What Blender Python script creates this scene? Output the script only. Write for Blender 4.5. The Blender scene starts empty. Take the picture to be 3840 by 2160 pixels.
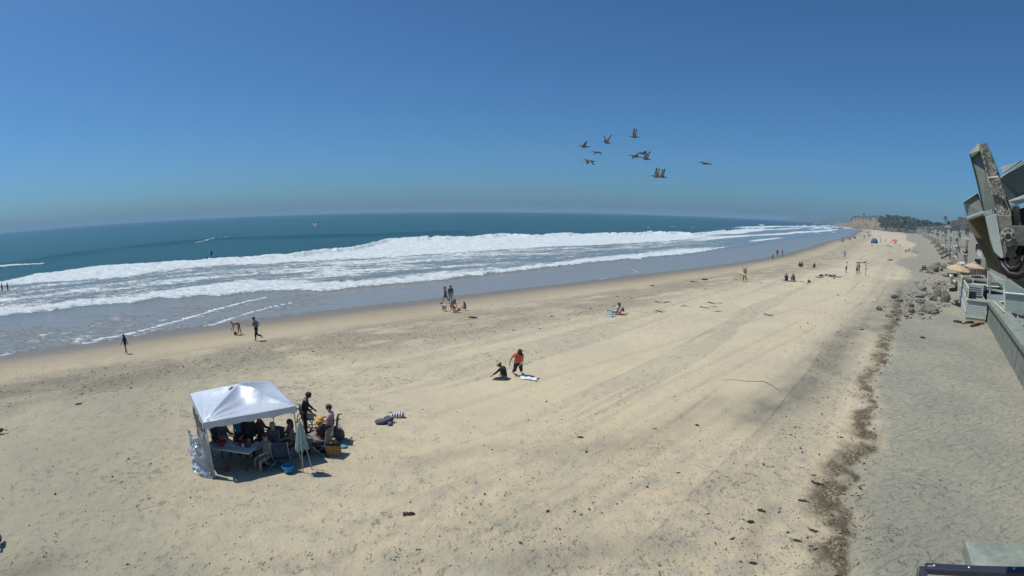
import bpy, bmesh, math, random
import numpy as np
from mathutils import Vector, Matrix
random.seed(7)
rng = np.random.default_rng(11)
scene = bpy.context.scene
C = scene.collection
PI = math.pi

# ------------------------------------------------------------------ camera
# A wide webcam lens: equidistant fisheye, FPX pixels per radian on the 3840 px wide picture.
FPX = 2025.0
CAMH = 7.9
Nc = np.array([0.00641, 0.99001, -0.14086]); Nc /= np.linalg.norm(Nc)      # world up seen from the camera (right, up, forward)
Fw = np.array([0, 0, 1.0]) - Nc * Nc[2]; Fw /= np.linalg.norm(Fw)
Rt = np.cross(Nc, Fw) 
if Rt[0] < 0: Rt = -Rt
cam_d = bpy.data.cameras.new('camera'); cam = bpy.data.objects.new('camera', cam_d); C.objects.link(cam)
cam_d.type = 'PANO'
cam_d.panorama_type = 'FISHEYE_LENS_POLYNOMIAL'
cam_d.sensor_fit = 'HORIZONTAL'; cam_d.sensor_width = 36.0
cam_d.fisheye_fov = math.radians(180)
cam_d.fisheye_polynomial_k0 = 0.0
cam_d.fisheye_polynomial_k1 = -(3840 / 36.0) / FPX
cam_d.fisheye_polynomial_k2 = 0.0; cam_d.fisheye_polynomial_k3 = 0.0; cam_d.fisheye_polynomial_k4 = 0.0
cam_d.clip_start = 0.05; cam_d.clip_end = 200000
M = Matrix.Identity(4)
for i in range(3):
    M[0][i] = Rt[i] if i < 2 else -Rt[2]
    M[1][i] = Fw[i] if i < 2 else -Fw[2]
    M[2][i] = Nc[i] if i < 2 else -Nc[2]
M.translation = (0, 0, CAMH)
cam.matrix_world = M
scene.camera = cam

def ray(px, py):
    x = px - 1920.0; y = 1080.0 - py; r = math.hypot(x, y) + 1e-9; th = r / FPX
    d = np.array([x * math.sin(th) / r, y * math.sin(th) / r, math.cos(th)])
    return np.array([d @ Rt, d @ Fw, d @ Nc])

# ------------------------------------------------------------------ world, sun, exposure
SH = np.array([0.50, -0.04])                      # shadow of a 1 m pole on the sand
sun_vec = Vector((-SH[0], -SH[1], 1.0)).normalized()
sun_el = math.asin(sun_vec.z); sun_az = math.atan2(sun_vec.x, sun_vec.y)
world = bpy.data.worlds.new('World'); scene.world = world; world.use_nodes = True
wn = world.node_tree; wn.nodes.clear()
sky = wn.nodes.new('ShaderNodeTexSky'); sky.sky_type = 'NISHITA'; sky.sun_disc = False
sky.sun_elevation = sun_el; sky.sun_rotation = sun_az; sky.altitude = 1500
sky.air_density = 1.0; sky.dust_density = 4.0; sky.ozone_density = 6.0
bg = wn.nodes.new('ShaderNodeBackground'); bg.inputs['Strength'].default_value = 0.085
wo = wn.nodes.new('ShaderNodeOutputWorld')
tint = wn.nodes.new('ShaderNodeMix'); tint.data_type = 'RGBA'; tint.blend_type = 'MULTIPLY'; tint.inputs[0].default_value = 1.0; tint.inputs[7].default_value = (0.55, 0.92, 1.14, 1)      # the clear blue of this coast, the same in every direction
wn.links.new(sky.outputs[0], tint.inputs[6]); wn.links.new(tint.outputs[2], bg.inputs['Color']); wn.links.new(bg.outputs[0], wo.inputs['Surface'])
sun_d = bpy.data.lights.new('sun', 'SUN'); sun_d.energy = 4.0; sun_d.angle = math.radians(0.53); sun_d.color = (1.0, 0.96, 0.88)
sun = bpy.data.objects.new('sun', sun_d); C.objects.link(sun); sun.rotation_euler = sun_vec.to_track_quat('Z', 'Y').to_euler()
scene.view_settings.view_transform = 'Standard'; scene.view_settings.look = 'None'
scene.view_settings.exposure = 0.0; scene.view_settings.gamma = 1.0; scene.view_settings.use_curve_mapping = False
scene.render.engine = 'CYCLES'
cy = scene.cycles
cy.use_denoising = True; cy.max_bounces = 6; cy.diffuse_bounces = 3; cy.glossy_bounces = 3; cy.transparent_max_bounces = 12
cy.volume_bounces = 0; cy.caustics_reflective = False; cy.caustics_refractive = False; cy.sample_clamp_indirect = 4

# ------------------------------------------------------------------ numpy value noise
def _hash(i, j, seed):
    h = (i.astype(np.int64) * 374761393 + j.astype(np.int64) * 668265263 + seed * 974634777) & 0xffffffff
    h = ((h ^ (h >> 13)) * 1274126177) & 0xffffffff
    return ((h ^ (h >> 16)) & 0xffffff) / float(0xffffff)
def vnoise(x, y, seed=0):
    x = np.asarray(x, float); y = np.asarray(y, float)
    i = np.floor(x); j = np.floor(y); u = x - i; v = y - j
    u = u * u * (3 - 2 * u); v = v * v * (3 - 2 * v); i = i.astype(np.int64); j = j.astype(np.int64)
    a = _hash(i, j, seed); b = _hash(i + 1, j, seed); c = _hash(i, j + 1, seed); d = _hash(i + 1, j + 1, seed)
    return (a * (1 - u) + b * u) * (1 - v) + (c * (1 - u) + d * u) * v
def fbm(x, y, oct=4, seed=0):
    t = 0; a = 0.5; s = 0
    for k in range(oct):
        t = t + a * vnoise(x * 2 ** k + 17.3 * k, y * 2 ** k - 9.1 * k, seed + k); s += a; a *= 0.5
    return t / s
def sstep(a, b, x):
    t = np.clip((np.asarray(x, float) - a) / (b - a), 0, 1); return t * t * (3 - 2 * t)

# ------------------------------------------------------------------ the coast: a curved waterline, d = metres landward of it
WL = np.array([(-300, -235), (-120, -57), (-60, 3), (-37, 25.5), (-21.6, 42), (-11, 51), (9.5, 68.5), (46, 101), (86, 146), (150, 226),
               (211, 297), (355, 483), (510, 680), (640, 860), (735, 1015), (800, 1110), (900, 1220), (1250, 1560), (2400, 2900), (5000, 6000)], float)
def _spline(P, n=10):
    out = []
    for k in range(len(P) - 1):
        p0 = P[max(k - 1, 0)]; p1 = P[k]; p2 = P[k + 1]; p3 = P[min(k + 2, len(P) - 1)]
        for t in np.linspace(0, 1, n, endpoint=False):
            out.append(0.5 * ((2 * p1) + (-p0 + p2) * t + (2 * p0 - 5 * p1 + 4 * p2 - p3) * t * t + (-p0 + 3 * p1 - 3 * p2 + p3) * t ** 3))
    out.append(P[-1]); return np.array(out)
WLs = _spline(WL)
_seg = np.diff(WLs, axis=0); _len = np.hypot(_seg[:, 0], _seg[:, 1]); _cum = np.concatenate([[0], np.cumsum(_len)])
def coast(x, y):
    """along-shore metres s and landward distance d of points"""
    x = np.atleast_1d(np.asarray(x, float)); y = np.atleast_1d(np.asarray(y, float))
    if x.size <= 64:
        px, py = x.ravel()[:, None], y.ravel()[:, None]; A_ = WLs[:-1]; L2 = _len ** 2
        t = np.clip(((px - A_[:, 0]) * _seg[:, 0] + (py - A_[:, 1]) * _seg[:, 1]) / L2, 0, 1); ex = px - A_[:, 0] - t * _seg[:, 0]; ey = py - A_[:, 1] - t * _seg[:, 1]; q = ex * ex + ey * ey
        k = np.argmin(q, 1); i = np.arange(len(k)); s_ = -(_seg[k, 0] * ey[i, k] - _seg[k, 1] * ex[i, k])
        return (_cum[k] + t[i, k] * _len[k]).reshape(x.shape), (np.sqrt(q[i, k]) * np.sign(s_)).reshape(x.shape)
    bd = np.full(x.shape, 1e18); bs = np.zeros(x.shape); sg = np.zeros(x.shape)
    for k in range(len(_seg)):
        ax, ay = WLs[k]; dx, dy = _seg[k]; L2 = _len[k] ** 2
        t = np.clip(((x - ax) * dx + (y - ay) * dy) / L2, 0, 1)
        ex = x - ax - t * dx; ey = y - ay - t * dy; q = ex * ex + ey * ey
        m = q < bd
        bd = np.where(m, q, bd); bs = np.where(m, _cum[k] + t * _len[k], bs); sg = np.where(m, -(dx * ey - dy * ex), sg)
    return bs, np.sqrt(bd) * np.sign(sg)
SEA = -1.25
def profile(d):
    d = np.asarray(d, float)
    up = -0.95 + 0.95 * (1 - (1 - np.clip(d / 34.0, 0, 1)) ** 1.6)
    return np.where(d >= 0, up, -0.95 + np.maximum(d, -60) * 0.035)
def ground_z(x, y):
    s, d = coast(x, y)
    x = np.atleast_1d(x); y = np.atleast_1d(y)
    z = profile(d)
    m = sstep(3, 14, d)
    z = z + m * (0.10 * (fbm(x / 7.0, y / 7.0, 3, 5) - 0.5) + 0.25 * (fbm(x / 30.0, y / 30.0, 2, 6) - 0.5) * sstep(10, 30, d))
    return z
def at(px, py, dz=0.0):
    """the point of the sand seen at a place of the picture"""
    d = ray(px, py); z = -0.3
    for _ in range(12):
        t = (z - CAMH) / d[2]; x, y = d[0] * t, d[1] * t
        z = 0.5 * z + 0.5 * float(ground_z(x, y)[0])
    z = float(ground_z(x, y)[0])
    return Vector((x, y, z + dz))
def at_z(px, py, z):
    d = ray(px, py); t = (z - CAMH) / d[2]; return Vector((d[0] * t, d[1] * t, z))
def at_r(px, py, r):
    """the point at range r (metres, straight line) in the direction of a place of the picture"""
    d = ray(px, py); return Vector((d[0] * r, d[1] * r, CAMH + d[2] * r))
def at_h(px, py, hd):
    """the point at horizontal distance hd"""
    d = ray(px, py); t = hd / math.hypot(d[0], d[1]); return Vector((d[0] * t, d[1] * t, CAMH + d[2] * t))

# ------------------------------------------------------------------ materials
MATS = {}
def _n(nt, t, **kw):
    n = nt.nodes.new(t)
    for k, v in kw.items():
        if k in n.inputs: n.inputs[k].default_value = v
        else: setattr(n, k, v)
    return n
def mat(name, col, rough=0.8, var=0.12, scale=6.0, bump=0.0, bscale=30.0, metal=0.0, spec=0.4, col2=None, mixscale=None, trans=0.0, dist=0.02):
    if name in MATS: return MATS[name]
    m = bpy.data.materials.new(name); m.use_nodes = True; nt = m.node_tree; b = nt.nodes['Principled BSDF']
    b.inputs['Roughness'].default_value = rough; b.inputs['Metallic'].default_value = metal
    b.inputs['Specular IOR Level'].default_value = spec
    if trans: b.inputs['Transmission Weight'].default_value = trans
    tc = _n(nt, 'ShaderNodeTexCoord'); nz = _n(nt, 'ShaderNodeTexNoise', Scale=mixscale or scale, Detail=6.0, Roughness=0.6)
    nt.links.new(tc.outputs['Object'], nz.inputs['Vector'])
    rp = _n(nt, 'ShaderNodeValToRGB'); nt.links.new(nz.outputs['Fac'], rp.inputs['Fac'])
    c = np.array(col); c2 = np.array(col2) if col2 is not None else c * (1 + var)
    lo = c if col2 is not None else c * (1 - var)
    rp.color_ramp.elements[0].position = 0.35; rp.color_ramp.elements[1].position = 0.65
    rp.color_ramp.elements[0].color = (*np.clip(lo, 0, 1), 1); rp.color_ramp.elements[1].color = (*np.clip(c2, 0, 1), 1)
    nt.links.new(rp.outputs['Color'], b.inputs['Base Color'])
    if bump:
        n2 = _n(nt, 'ShaderNodeTexNoise', Scale=bscale, Detail=5.0); nt.links.new(tc.outputs['Object'], n2.inputs['Vector'])
        bp = _n(nt, 'ShaderNodeBump', Strength=bump, Distance=dist); nt.links.new(n2.outputs['Fac'], bp.inputs['Height'])
        nt.links.new(bp.outputs['Normal'], b.inputs['Normal'])
    MATS[name] = m; return m

# ------------------------------------------------------------------ object helpers
def tag(o, label=None, cat=None, group=None, kind=None):
    if label: o['label'] = label
    if cat: o['category'] = cat
    if group: o['group'] = group
    if kind: o['kind'] = kind
    return o
def thing(name, label, cat, loc=(0, 0, 0), rz=0.0, group=None, scale=1.0):
    o = bpy.data.objects.new(name, None); C.objects.link(o); o.empty_display_size = 0.1
    o.location = loc; o.rotation_euler = (0, 0, rz); o.scale = (scale,) * 3
    return tag(o, label, cat, group)
class MB:
    def __init__(s): s.v = []; s.f = []; s.mi = []; s.cur = 0
    def add(s, vs, fs):
        b = len(s.v); s.v += [tuple(p) for p in vs]; s.f += [tuple(b + i for i in f) for f in fs]; s.mi += [s.cur] * len(fs); return s
    def box(s, c, size, rz=0.0, rx=0.0, ry=0.0):
        R = Matrix.Rotation(rz, 3, 'Z') @ Matrix.Rotation(ry, 3, 'Y') @ Matrix.Rotation(rx, 3, 'X'); c = Vector(c); h = [q / 2 for q in size]
        vs = [c + R @ Vector((sx * h[0], sy * h[1], sz * h[2])) for sx in (-1, 1) for sy in (-1, 1) for sz in (-1, 1)]
        return s.add(vs, [(0, 1, 3, 2), (4, 6, 7, 5), (0, 4, 5, 1), (2, 3, 7, 6), (0, 2, 6, 4), (1, 5, 7, 3)])
    def tube(s, pts, r, n=6, caps=True):
        pts = [Vector(p) for p in pts]; k = len(pts); rs = r if hasattr(r, '__len__') else [r] * k
        vs = []; up = Vector((0, 0, 1))
        for i, p in enumerate(pts):
            t = (pts[min(i + 1, k - 1)] - pts[max(i - 1, 0)]).normalized()
            a = t.cross(up)
            if a.length < 1e-3: a = t.cross(Vector((1, 0, 0)))
            a.normalize(); b = a.cross(t)
            vs += [p + (a * math.cos(2 * PI * j / n) + b * math.sin(2 * PI * j / n)) * rs[i] for j in range(n)]
        fs = [(i * n + j, i * n + (j + 1) % n, (i + 1) * n + (j + 1) % n, (i + 1) * n + j) for i in range(k - 1) for j in range(n)]
        if caps: fs += [tuple(range(n))[::-1], tuple((k - 1) * n + j for j in range(n))]
        return s.add(vs, fs)
    def lathe(s, prof, n=12, c=(0, 0, 0), squash=(1, 1)):
        vs = [(c[0] + r * math.cos(2 * PI * j / n) * squash[0], c[1] + r * math.sin(2 * PI * j / n) * squash[1], c[2] + z) for r, z in prof for j in range(n)]
        k = len(prof)
        fs = [(i * n + j, i * n + (j + 1) % n, (i + 1) * n + (j + 1) % n, (i + 1) * n + j) for i in range(k - 1) for j in range(n)]
        if prof[0][0] > 1e-4: fs.append(tuple(range(n))[::-1])
        if prof[-1][0] > 1e-4: fs.append(tuple((k - 1) * n + j for j in range(n)))
        return s.add(vs, fs)
    def prism(s, poly, off):
        """closed polygon of 3-D points pushed along off"""
        n = len(poly); a = [Vector(p) for p in poly]; off = Vector(off)
        return s.add(a + [p + off for p in a], [tuple(range(n))[::-1], tuple(range(n, 2 * n))] + [(i, (i + 1) % n, n + (i + 1) % n, n + i) for i in range(n)])
    def grid(s, P):
        """P[i][j] points"""
        m, n = len(P), len(P[0])
        return s.add([p for row in P for p in row], [(i * n + j, i * n + j + 1, (i + 1) * n + j + 1, (i + 1) * n + j) for i in range(m - 1) for j in range(n - 1)])
    def blob(s, c, size, seed=0, rough=0.25, sub=2, flat=None, rz=0.0):
        bm = bmesh.new(); bmesh.ops.create_icosphere(bm, subdivisions=sub, radius=1.0); r = random.Random(seed)
        ph = [(r.uniform(-1, 1), r.uniform(-1, 1), r.uniform(-1, 1), r.uniform(0, 6)) for _ in range(7)]
        vs = []; Rz = Matrix.Rotation(rz, 3, 'Z')
        for v in bm.verts:
            q = v.co.copy(); k = 1 + rough * sum(math.sin(3 * (q.x * a + q.y * b + q.z * e) + f) for a, b, e, f in ph) / 3.5
            q *= k
            if flat is not None and q.z < flat: q.z = flat
            q = Rz @ Vector((q.x * size[0], q.y * size[1], q.z * size[2])); vs.append(q + Vector(c))
        fs = [tuple(l.index for l in f.verts) for f in bm.faces]; bm.free(); return s.add(vs, fs)
    def build(s, name, m, parent=None, smooth=False, loc=None, label=None, fix=True):
        me = bpy.data.meshes.new(name); me.from_pydata(s.v, [], s.f)
        for q in (m if isinstance(m, (list, tuple)) else [m]): me.materials.append(q)
        if isinstance(m, (list, tuple)): me.polygons.foreach_set('material_index', s.mi)
        if fix:
            bm = bmesh.new(); bm.from_mesh(me); bmesh.ops.recalc_face_normals(bm, faces=bm.faces); bm.to_mesh(me); bm.free()
        if smooth: me.polygons.foreach_set('use_smooth', [True] * len(me.polygons))
        me.update(); o = bpy.data.objects.new(name, me); C.objects.link(o)
        if parent is not None: o.parent = parent
        if loc is not None: o.location = loc
        if label: o['label'] = label
        return o
def copy_tree(o, parent=None):
    c = o.copy(); C.objects.link(c)
    if parent is not None: c.parent = parent
    for ch in list(o.children): copy_tree(ch, c)
    return c
def np_mesh(name, V, Fq, m, attrs=None, smooth=True, uv=None):
    me = bpy.data.meshes.new(name); nv = len(V); nf = len(Fq)
    me.vertices.add(nv); me.vertices.foreach_set('co', np.asarray(V, np.float32).ravel())
    me.loops.add(nf * 4); me.loops.foreach_set('vertex_index', np.asarray(Fq, np.int32).ravel())
    me.polygons.add(nf); me.polygons.foreach_set('loop_start', np.arange(0, nf * 4, 4, dtype=np.int32))
    if smooth: me.polygons.foreach_set('use_smooth', np.ones(nf, bool))
    for k, a in (attrs or {}).items():
        at_ = me.attributes.new(k, 'FLOAT', 'POINT'); at_.data.foreach_set('value', np.asarray(a, np.float32))
    me.materials.append(m); me.update(); me.validate()
    o = bpy.data.objects.new(name, me); C.objects.link(o); return o
# ------------------------------------------------------------------ curves on the ground, as range by azimuth from the camera's foot
def polar_curve(pts, z):
    P = [at_z(px, py, z) for px, py in pts]
    az = np.array([math.atan2(p.x, p.y) for p in P]); r = np.array([math.hypot(p.x, p.y) for p in P]); o = np.argsort(az)
    return lambda a: np.exp(np.interp(a, az[o], np.log(r[o])))
def line_field(X, Y, pts, z=None, width=1.0):
    """0..1 closeness of ground points to a line drawn through places of the picture; also the parameter along it and the side"""
    P = [at(px, py) if z is None else at_z(px, py, z) for px, py in pts]
    bd = np.full(X.shape, 1e18); sd = np.zeros(X.shape)
    for a, b in zip(P[:-1], P[1:]):
        dx, dy = b.x - a.x, b.y - a.y; L = dx * dx + dy * dy + 1e-9
        t = np.clip(((X - a.x) * dx + (Y - a.y) * dy) / L, 0, 1)
        ex = X - a.x - t * dx; ey = Y - a.y - t * dy; q = ex * ex + ey * ey
        m = q < bd; bd = np.where(m, q, bd); sd = np.where(m, np.sign(dx * ey - dy * ex), sd)
    return np.sqrt(bd), sd
def polar_grid(radii, az):
    A, R = np.meshgrid(az, radii); m, n = A.shape
    idx = np.arange(m * n).reshape(m, n)
    F = np.stack([idx[:-1, :-1], idx[:-1, 1:], idx[1:, 1:], idx[1:, :-1]], -1).reshape(-1, 4)
    return (R * np.sin(A)).ravel(), (R * np.cos(A)).ravel(), A.ravel(), R.ravel(), F

az_f = np.radians(np.concatenate([np.arange(-178, -62, 4.0), np.arange(-62, 60, 0.125), np.arange(60, 178.1, 4.0)]))
dep = np.concatenate([np.arange(70, 40, -1.2), np.arange(40, 20, -0.22), np.arange(20, 6, -0.075), np.arange(6, 1.0, -0.05), np.arange(1.0, 0.28, -0.03)])
rad = np.concatenate([CAMH / np.tan(np.radians(dep)), [2200, 4000, 9000, 20000, 70000]])
X, Y, A, R, F = polar_grid(rad, az_f)
S_, D_ = coast(X, Y)
Z = profile(D_)
m_ = sstep(3, 14, D_)
Z = Z + m_ * (0.10 * (fbm(X / 7.0, Y / 7.0, 3, 5) - 0.5) + 0.25 * (fbm(X / 30.0, Y / 30.0, 2, 6) - 0.5) * sstep(10, 30, D_))
near = np.exp(-(R / 45.0) ** 2)
# trampled sand: hollows of footprints as real relief close by
foot = fbm(X * 1.6, Y * 1.6, 3, 21); Z = Z - near * m_ * 0.10 * np.maximum(0, foot - 0.55)
Z = Z + near * m_ * 0.03 * (fbm(X * 0.9, Y * 0.9, 3, 33) - 0.5)
# fields that say what the sand is made of, plus painted lens darkening
wet = 1 - sstep(0.5, 6.5, D_ + 2.2 * (fbm(S_ / 14.0, D_ / 6.0, 3, 40) - 0.5))
damp = np.clip((1 - sstep(5.0, 12.0, D_ + 3.0 * (fbm(S_ / 9.0, D_ / 9.0, 3, 41) - 0.5))) , 0, 1)
strip = sstep(7.5, 10.5, D_) * (1 - sstep(14, 20, D_ + 5 * (fbm(S_ / 18.0, D_ / 8.0, 3, 43) - 0.5)))
strip = strip * (.25 + .75 * sstep(0.35, 0.72, fbm(S_ / 3.0, D_ / 1.4, 4, 44) + 0.12))
WR = [(3380, 868), (3400, 880), (3398, 902), (3440, 915), (3405, 940), (3440, 959), (3371, 972), (3358, 992), (3414, 1012), (3400, 1060), (3385, 1100), (3390, 1150), (3373, 1200), (3345, 1255), (3335, 1320), (3330, 1370), (3285, 1420), (3255, 1480), (3290, 1530), (3270, 1580), (3268, 1640), (3262, 1700), (3225, 1760), (3225, 1830), (3200, 1880), (3225, 1950), (3235, 2010), (3205, 2080), (3190, 2165), (3150, 2300)]
wd, ws = line_field(X, Y, WR)
wob = 1.1 * (fbm(X / 1.3, Y / 1.3, 4, 50) - 0.5) + 1.0 * (fbm(X / 4.0, Y / 4.0, 2, 51) - 0.5)
sgn = -ws * wd + wob                                         # metres, positive seaward of the line
wrack = (1 - sstep(60, 85, R)) * np.clip(sstep(-0.15, 0.25, sgn) * (1 - sstep(0.3, 1.5, sgn)), 0, 1) * (.55 + .8 * sstep(.36, .55, fbm(X / .8, Y / .8, 3, 52)))
wrack = np.clip(wrack, 0, 1)
landward = 1 - sstep(-.9, .9, sgn + 1.2 * (fbm(X / .9, Y / .9, 3, 53) - .5))
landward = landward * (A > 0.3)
bits = sstep(0.0, 0.8, sgn) * (1 - sstep(2.5, 11.0, sgn)) * (A > 0.2) * (R < 110)
dark = np.zeros_like(X)
for pts, w, k in [([(3260, 1190), (3200, 1240), (3130, 1320), (3040, 1420), (2960, 1490), (2830, 1560)], 1.5, .85),
                  ([(3420, 1060), (3370, 1120), (3320, 1170), (3280, 1230)], 3.0, .8), ([(2050, 1700), (2400, 1660), (2700, 1500)], .8, .4),
                  ([(1950, 2120), (2330, 2060), (2500, 2050)], .7, .55), ([(2600, 1850), (2800, 1780)], .45, .35), ([(2800, 2140), (2830, 1990), (2900, 1900)], .3, .5),
                  ([(1550, 1740), (1750, 1690), (1900, 1680)], .5, .35), ([(3330, 920), (3420, 1000)], 12.0, .35), ([(0, 2180), (160, 2120)], .8, .7),
                  ([(-60, 1470), (150, 1440), (420, 1420)], 2.0, .6), ([(1500, 2140), (1800, 2000), (2100, 1830)], .5, .25)]:
    dd, _s = line_field(X, Y, pts)
    dark = np.maximum(dark, k * np.exp(-(dd / w) ** 2) * (0.35 + 0.9 * fbm(X / 1.1, Y / 1.1, 4, 60)))
tracks = np.zeros_like(X)
for pts, w in [([(2100, 2000), (2600, 1700), (3000, 1430), (3230, 1210), (3330, 1060)], .22), ([(2000, 1960), (2500, 1670), (2950, 1400), (3200, 1190), (3300, 1050)], .22),
               ([(1300, 2160), (2000, 1800), (2500, 1500), (3050, 1230)], .2), ([(1200, 2120), (1900, 1770), (2450, 1460), (3000, 1200)], .2),
               ([(1600, 1560), (2100, 1400), (2600, 1260), (3100, 1120)], .25), ([(0, 2010), (500, 1900), (900, 1860)], .1), ([(1560, 2030), (1640, 1940)], .04)]:
    dd, _s = line_field(X, Y, pts); tracks = np.maximum(tracks, np.exp(-(dd / w) ** 2))
Z = Z - 0.05 * tracks * near
warm = np.exp(-((X - 6) / 14.0) ** 2 - ((Y - 16) / 9.0) ** 2) * fbm(X / 5.0, Y / 5.0, 3, 70) * 1.3
rough = np.clip(.30 + 1.6 * (fbm(X / 11.0, Y / 11.0, 3, 73) - .40), 0.05, 1) * (1 - .85 * np.exp(-((D_ - 30) / 11.0) ** 2) * sstep(18, 30, R) * sstep(-.15, .1, A)) 
rough = np.maximum(rough, .9 * sstep(17, 11, R) * fbm(X / 3.0, Y / 3.0, 3, 75) * 1.5); rough = np.maximum(rough, .5 * dark); rough = np.clip(rough, 0, 1)
_a, _b = at(1300, 2140), at(3050, 1150); _u = (_b - _a).normalized(); U_ = X * _u.x + Y * _u.y; V_ = -X * _u.y + Y * _u.x
V_ = V_ + 1.2 * (fbm(U_ / 20.0, V_ / 20.0, 2, 76) - .5)
streak = sstep(.50, .66, fbm(U_ / 26.0, V_ / 1.15, 4, 74)) * sstep(-.45, -.05, A) * sstep(14, 20, D_) * (1 - landward) * (.35 + .65 * fbm(X / 1.2, Y / 1.2, 3, 77)) * 1.2
streak = np.clip(streak, 0, 1)
vignette = np.clip(sstep(.28, .85, -A) * sstep(8, 14, D_) * (.55 + .9 * (fbm(X / 6.0, Y / 6.0, 3, 72) - .3)), 0, 1)  # lens vignette painted into the sand colour, darker towards the left
dimp = np.clip(fbm(X / 9.0, Y / 9.0, 3, 71) * 1.6 - 0.35, 0, 1) * (1 - damp)

sm = bpy.data.materials.new('beach_sand'); sm.use_nodes = True; nt = sm.node_tree; B = nt.nodes['Principled BSDF']; L = nt.links.new
geo = _n(nt, 'ShaderNodeNewGeometry'); pos = geo.outputs['Position']
def attr(nm): a = _n(nt, 'ShaderNodeAttribute'); a.attribute_name = nm; return a.outputs['Fac']
def noise(scale, detail=4.0, rough=0.6, vec=None, dist=0.0):
    q = _n(nt, 'ShaderNodeTexNoise', Scale=scale, Detail=detail, Roughness=rough, Distortion=dist); L(vec or pos, q.inputs['Vector']); return q.outputs['Fac']
def math_(op, a, b=None, c=None, clamp=False):
    q = _n(nt, 'ShaderNodeMath'); q.operation = op; q.use_clamp = clamp
    for i, v in enumerate((a, b, c)):
        if v is None: continue
        if isinstance(v, (int, float)): q.inputs[i].default_value = v
        else: L(v, q.inputs[i])
    return q.outputs[0]
def mixc(f, a, b, mode='MIX'):
    q = _n(nt, 'ShaderNodeMix'); q.data_type = 'RGBA'; q.blend_type = mode
    if isinstance(f, (int, float)): q.inputs[0].default_value = f
    else: L(f, q.inputs[0])
    for i, v in ((6, a), (7, b)):
        if isinstance(v, tuple): q.inputs[i].default_value = (*v, 1)
        else: L(v, q.inputs[i])
    return q.outputs[2]
def ramp(f, lo, hi):
    q = _n(nt, 'ShaderNodeMapRange'); q.interpolation_type = 'SMOOTHSTEP'; L(f, q.inputs[0]); q.inputs[1].default_value = lo; q.inputs[2].default_value = hi; return q.outputs[0]
n_big = noise(0.18, 5); n_mid = noise(1.3, 6, .65); n_fine = noise(9.0, 5, .7); n_grain = noise(42.0, 3, .7)
SAND = (0.53, 0.45, 0.305); SAND2 = (0.465, 0.402, 0.285)
c = mixc(ramp(n_big, .38, .62), SAND, SAND2)
c = mixc(math_('MULTIPLY', attr('warm'), .8), c, (0.56, 0.445, 0.28))
c = mixc(math_('MULTIPLY', ramp(n_mid, .40, .70), math_('ADD', attr('rough'), .15)), c, (0.37, 0.335, 0.255))
c = mixc(math_('MULTIPLY', attr('streak'), .32), c, (0.36, 0.335, 0.265))
c = mixc(math_('MULTIPLY', attr('vignette'), .75), c, (0.25, 0.242, 0.18))
c = mixc(math_('MULTIPLY', attr('dark'), 1.0, clamp=True), c, (0.15, 0.142, 0.115))
c = mixc(math_('MULTIPLY', attr('strip'), math_('MULTIPLY', math_('ADD', math_('MULTIPLY', ramp(n_fine, .35, .62), .6), .25), .95)), c, (0.155, 0.14, 0.108))
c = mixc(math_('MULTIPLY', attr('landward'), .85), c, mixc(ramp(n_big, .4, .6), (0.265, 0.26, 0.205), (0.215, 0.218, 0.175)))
# specks of shell grit and dry weed lying everywhere
wn_ = _n(nt, 'ShaderNodeTexNoise', Scale=5.0, Detail=3.0); L(pos, wn_.inputs['Vector']); wa_ = _n(nt, 'ShaderNodeVectorMath'); wa_.operation = 'MULTIPLY_ADD'; L(wn_.outputs['Color'], wa_.inputs[0]); wa_.inputs[1].default_value = (.35, .35, .35); L(pos, wa_.inputs[2])
vor = _n(nt, 'ShaderNodeTexVoronoi', Scale=1.9, Randomness=1.0); L(wa_.outputs[0], vor.inputs['Vector'])
spk = math_('MULTIPLY', attr('rough'), math_('MULTIPLY', math_('SUBTRACT', 1.0, ramp(vor.outputs['Distance'], .04, .13)), ramp(n_mid, .50, .62)))
c = mixc(math_('MULTIPLY', attr('tracks'), math_('MULTIPLY', ramp(n_fine, .35, .6), .4)), c, (0.24, 0.22, 0.165))
c = mixc(math_('MULTIPLY', spk, .30), c, (0.12, 0.105, 0.08))
vorb = _n(nt, 'ShaderNodeTexVoronoi', Scale=6.5, Randomness=1.0); L(pos, vorb.inputs['Vector'])
spk2 = math_('MULTIPLY', math_('SUBTRACT', 1.0, ramp(vorb.outputs['Distance'], .10, .26)), math_('ADD', attr('bits'), attr('strip'), clamp=True))
c = mixc(math_('MULTIPLY', spk2, .75), c, (0.105, 0.085, 0.055))
wr = math_('MULTIPLY', attr('wrack'), math_('MULTIPLY_ADD', ramp(math_('ADD', n_fine, math_('MULTIPLY', n_mid, .55)), .60, .80), .6, .4), clamp=True)
c = mixc(wr, c, (0.075, 0.055, 0.028))
c = mixc(math_('MULTIPLY', ramp(n_grain, .3, .75), .18), c, (0.55, 0.5, 0.38))
c = mixc(math_('MULTIPLY', attr('damp'), .55), c, (0.255, 0.205, 0.135))
c = mixc(math_('MULTIPLY', attr('wet'), .85), c, (0.165, 0.135, 0.095))
L(c, B.inputs['Base Color'])
rr = _n(nt, 'ShaderNodeMapRange'); L(attr('wet'), rr.inputs[0]); rr.inputs[3].default_value = 0.95; rr.inputs[4].default_value = 0.32; L(rr.outputs[0], B.inputs['Roughness'])
B.inputs['Specular IOR Level'].default_value = 0.35
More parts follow.
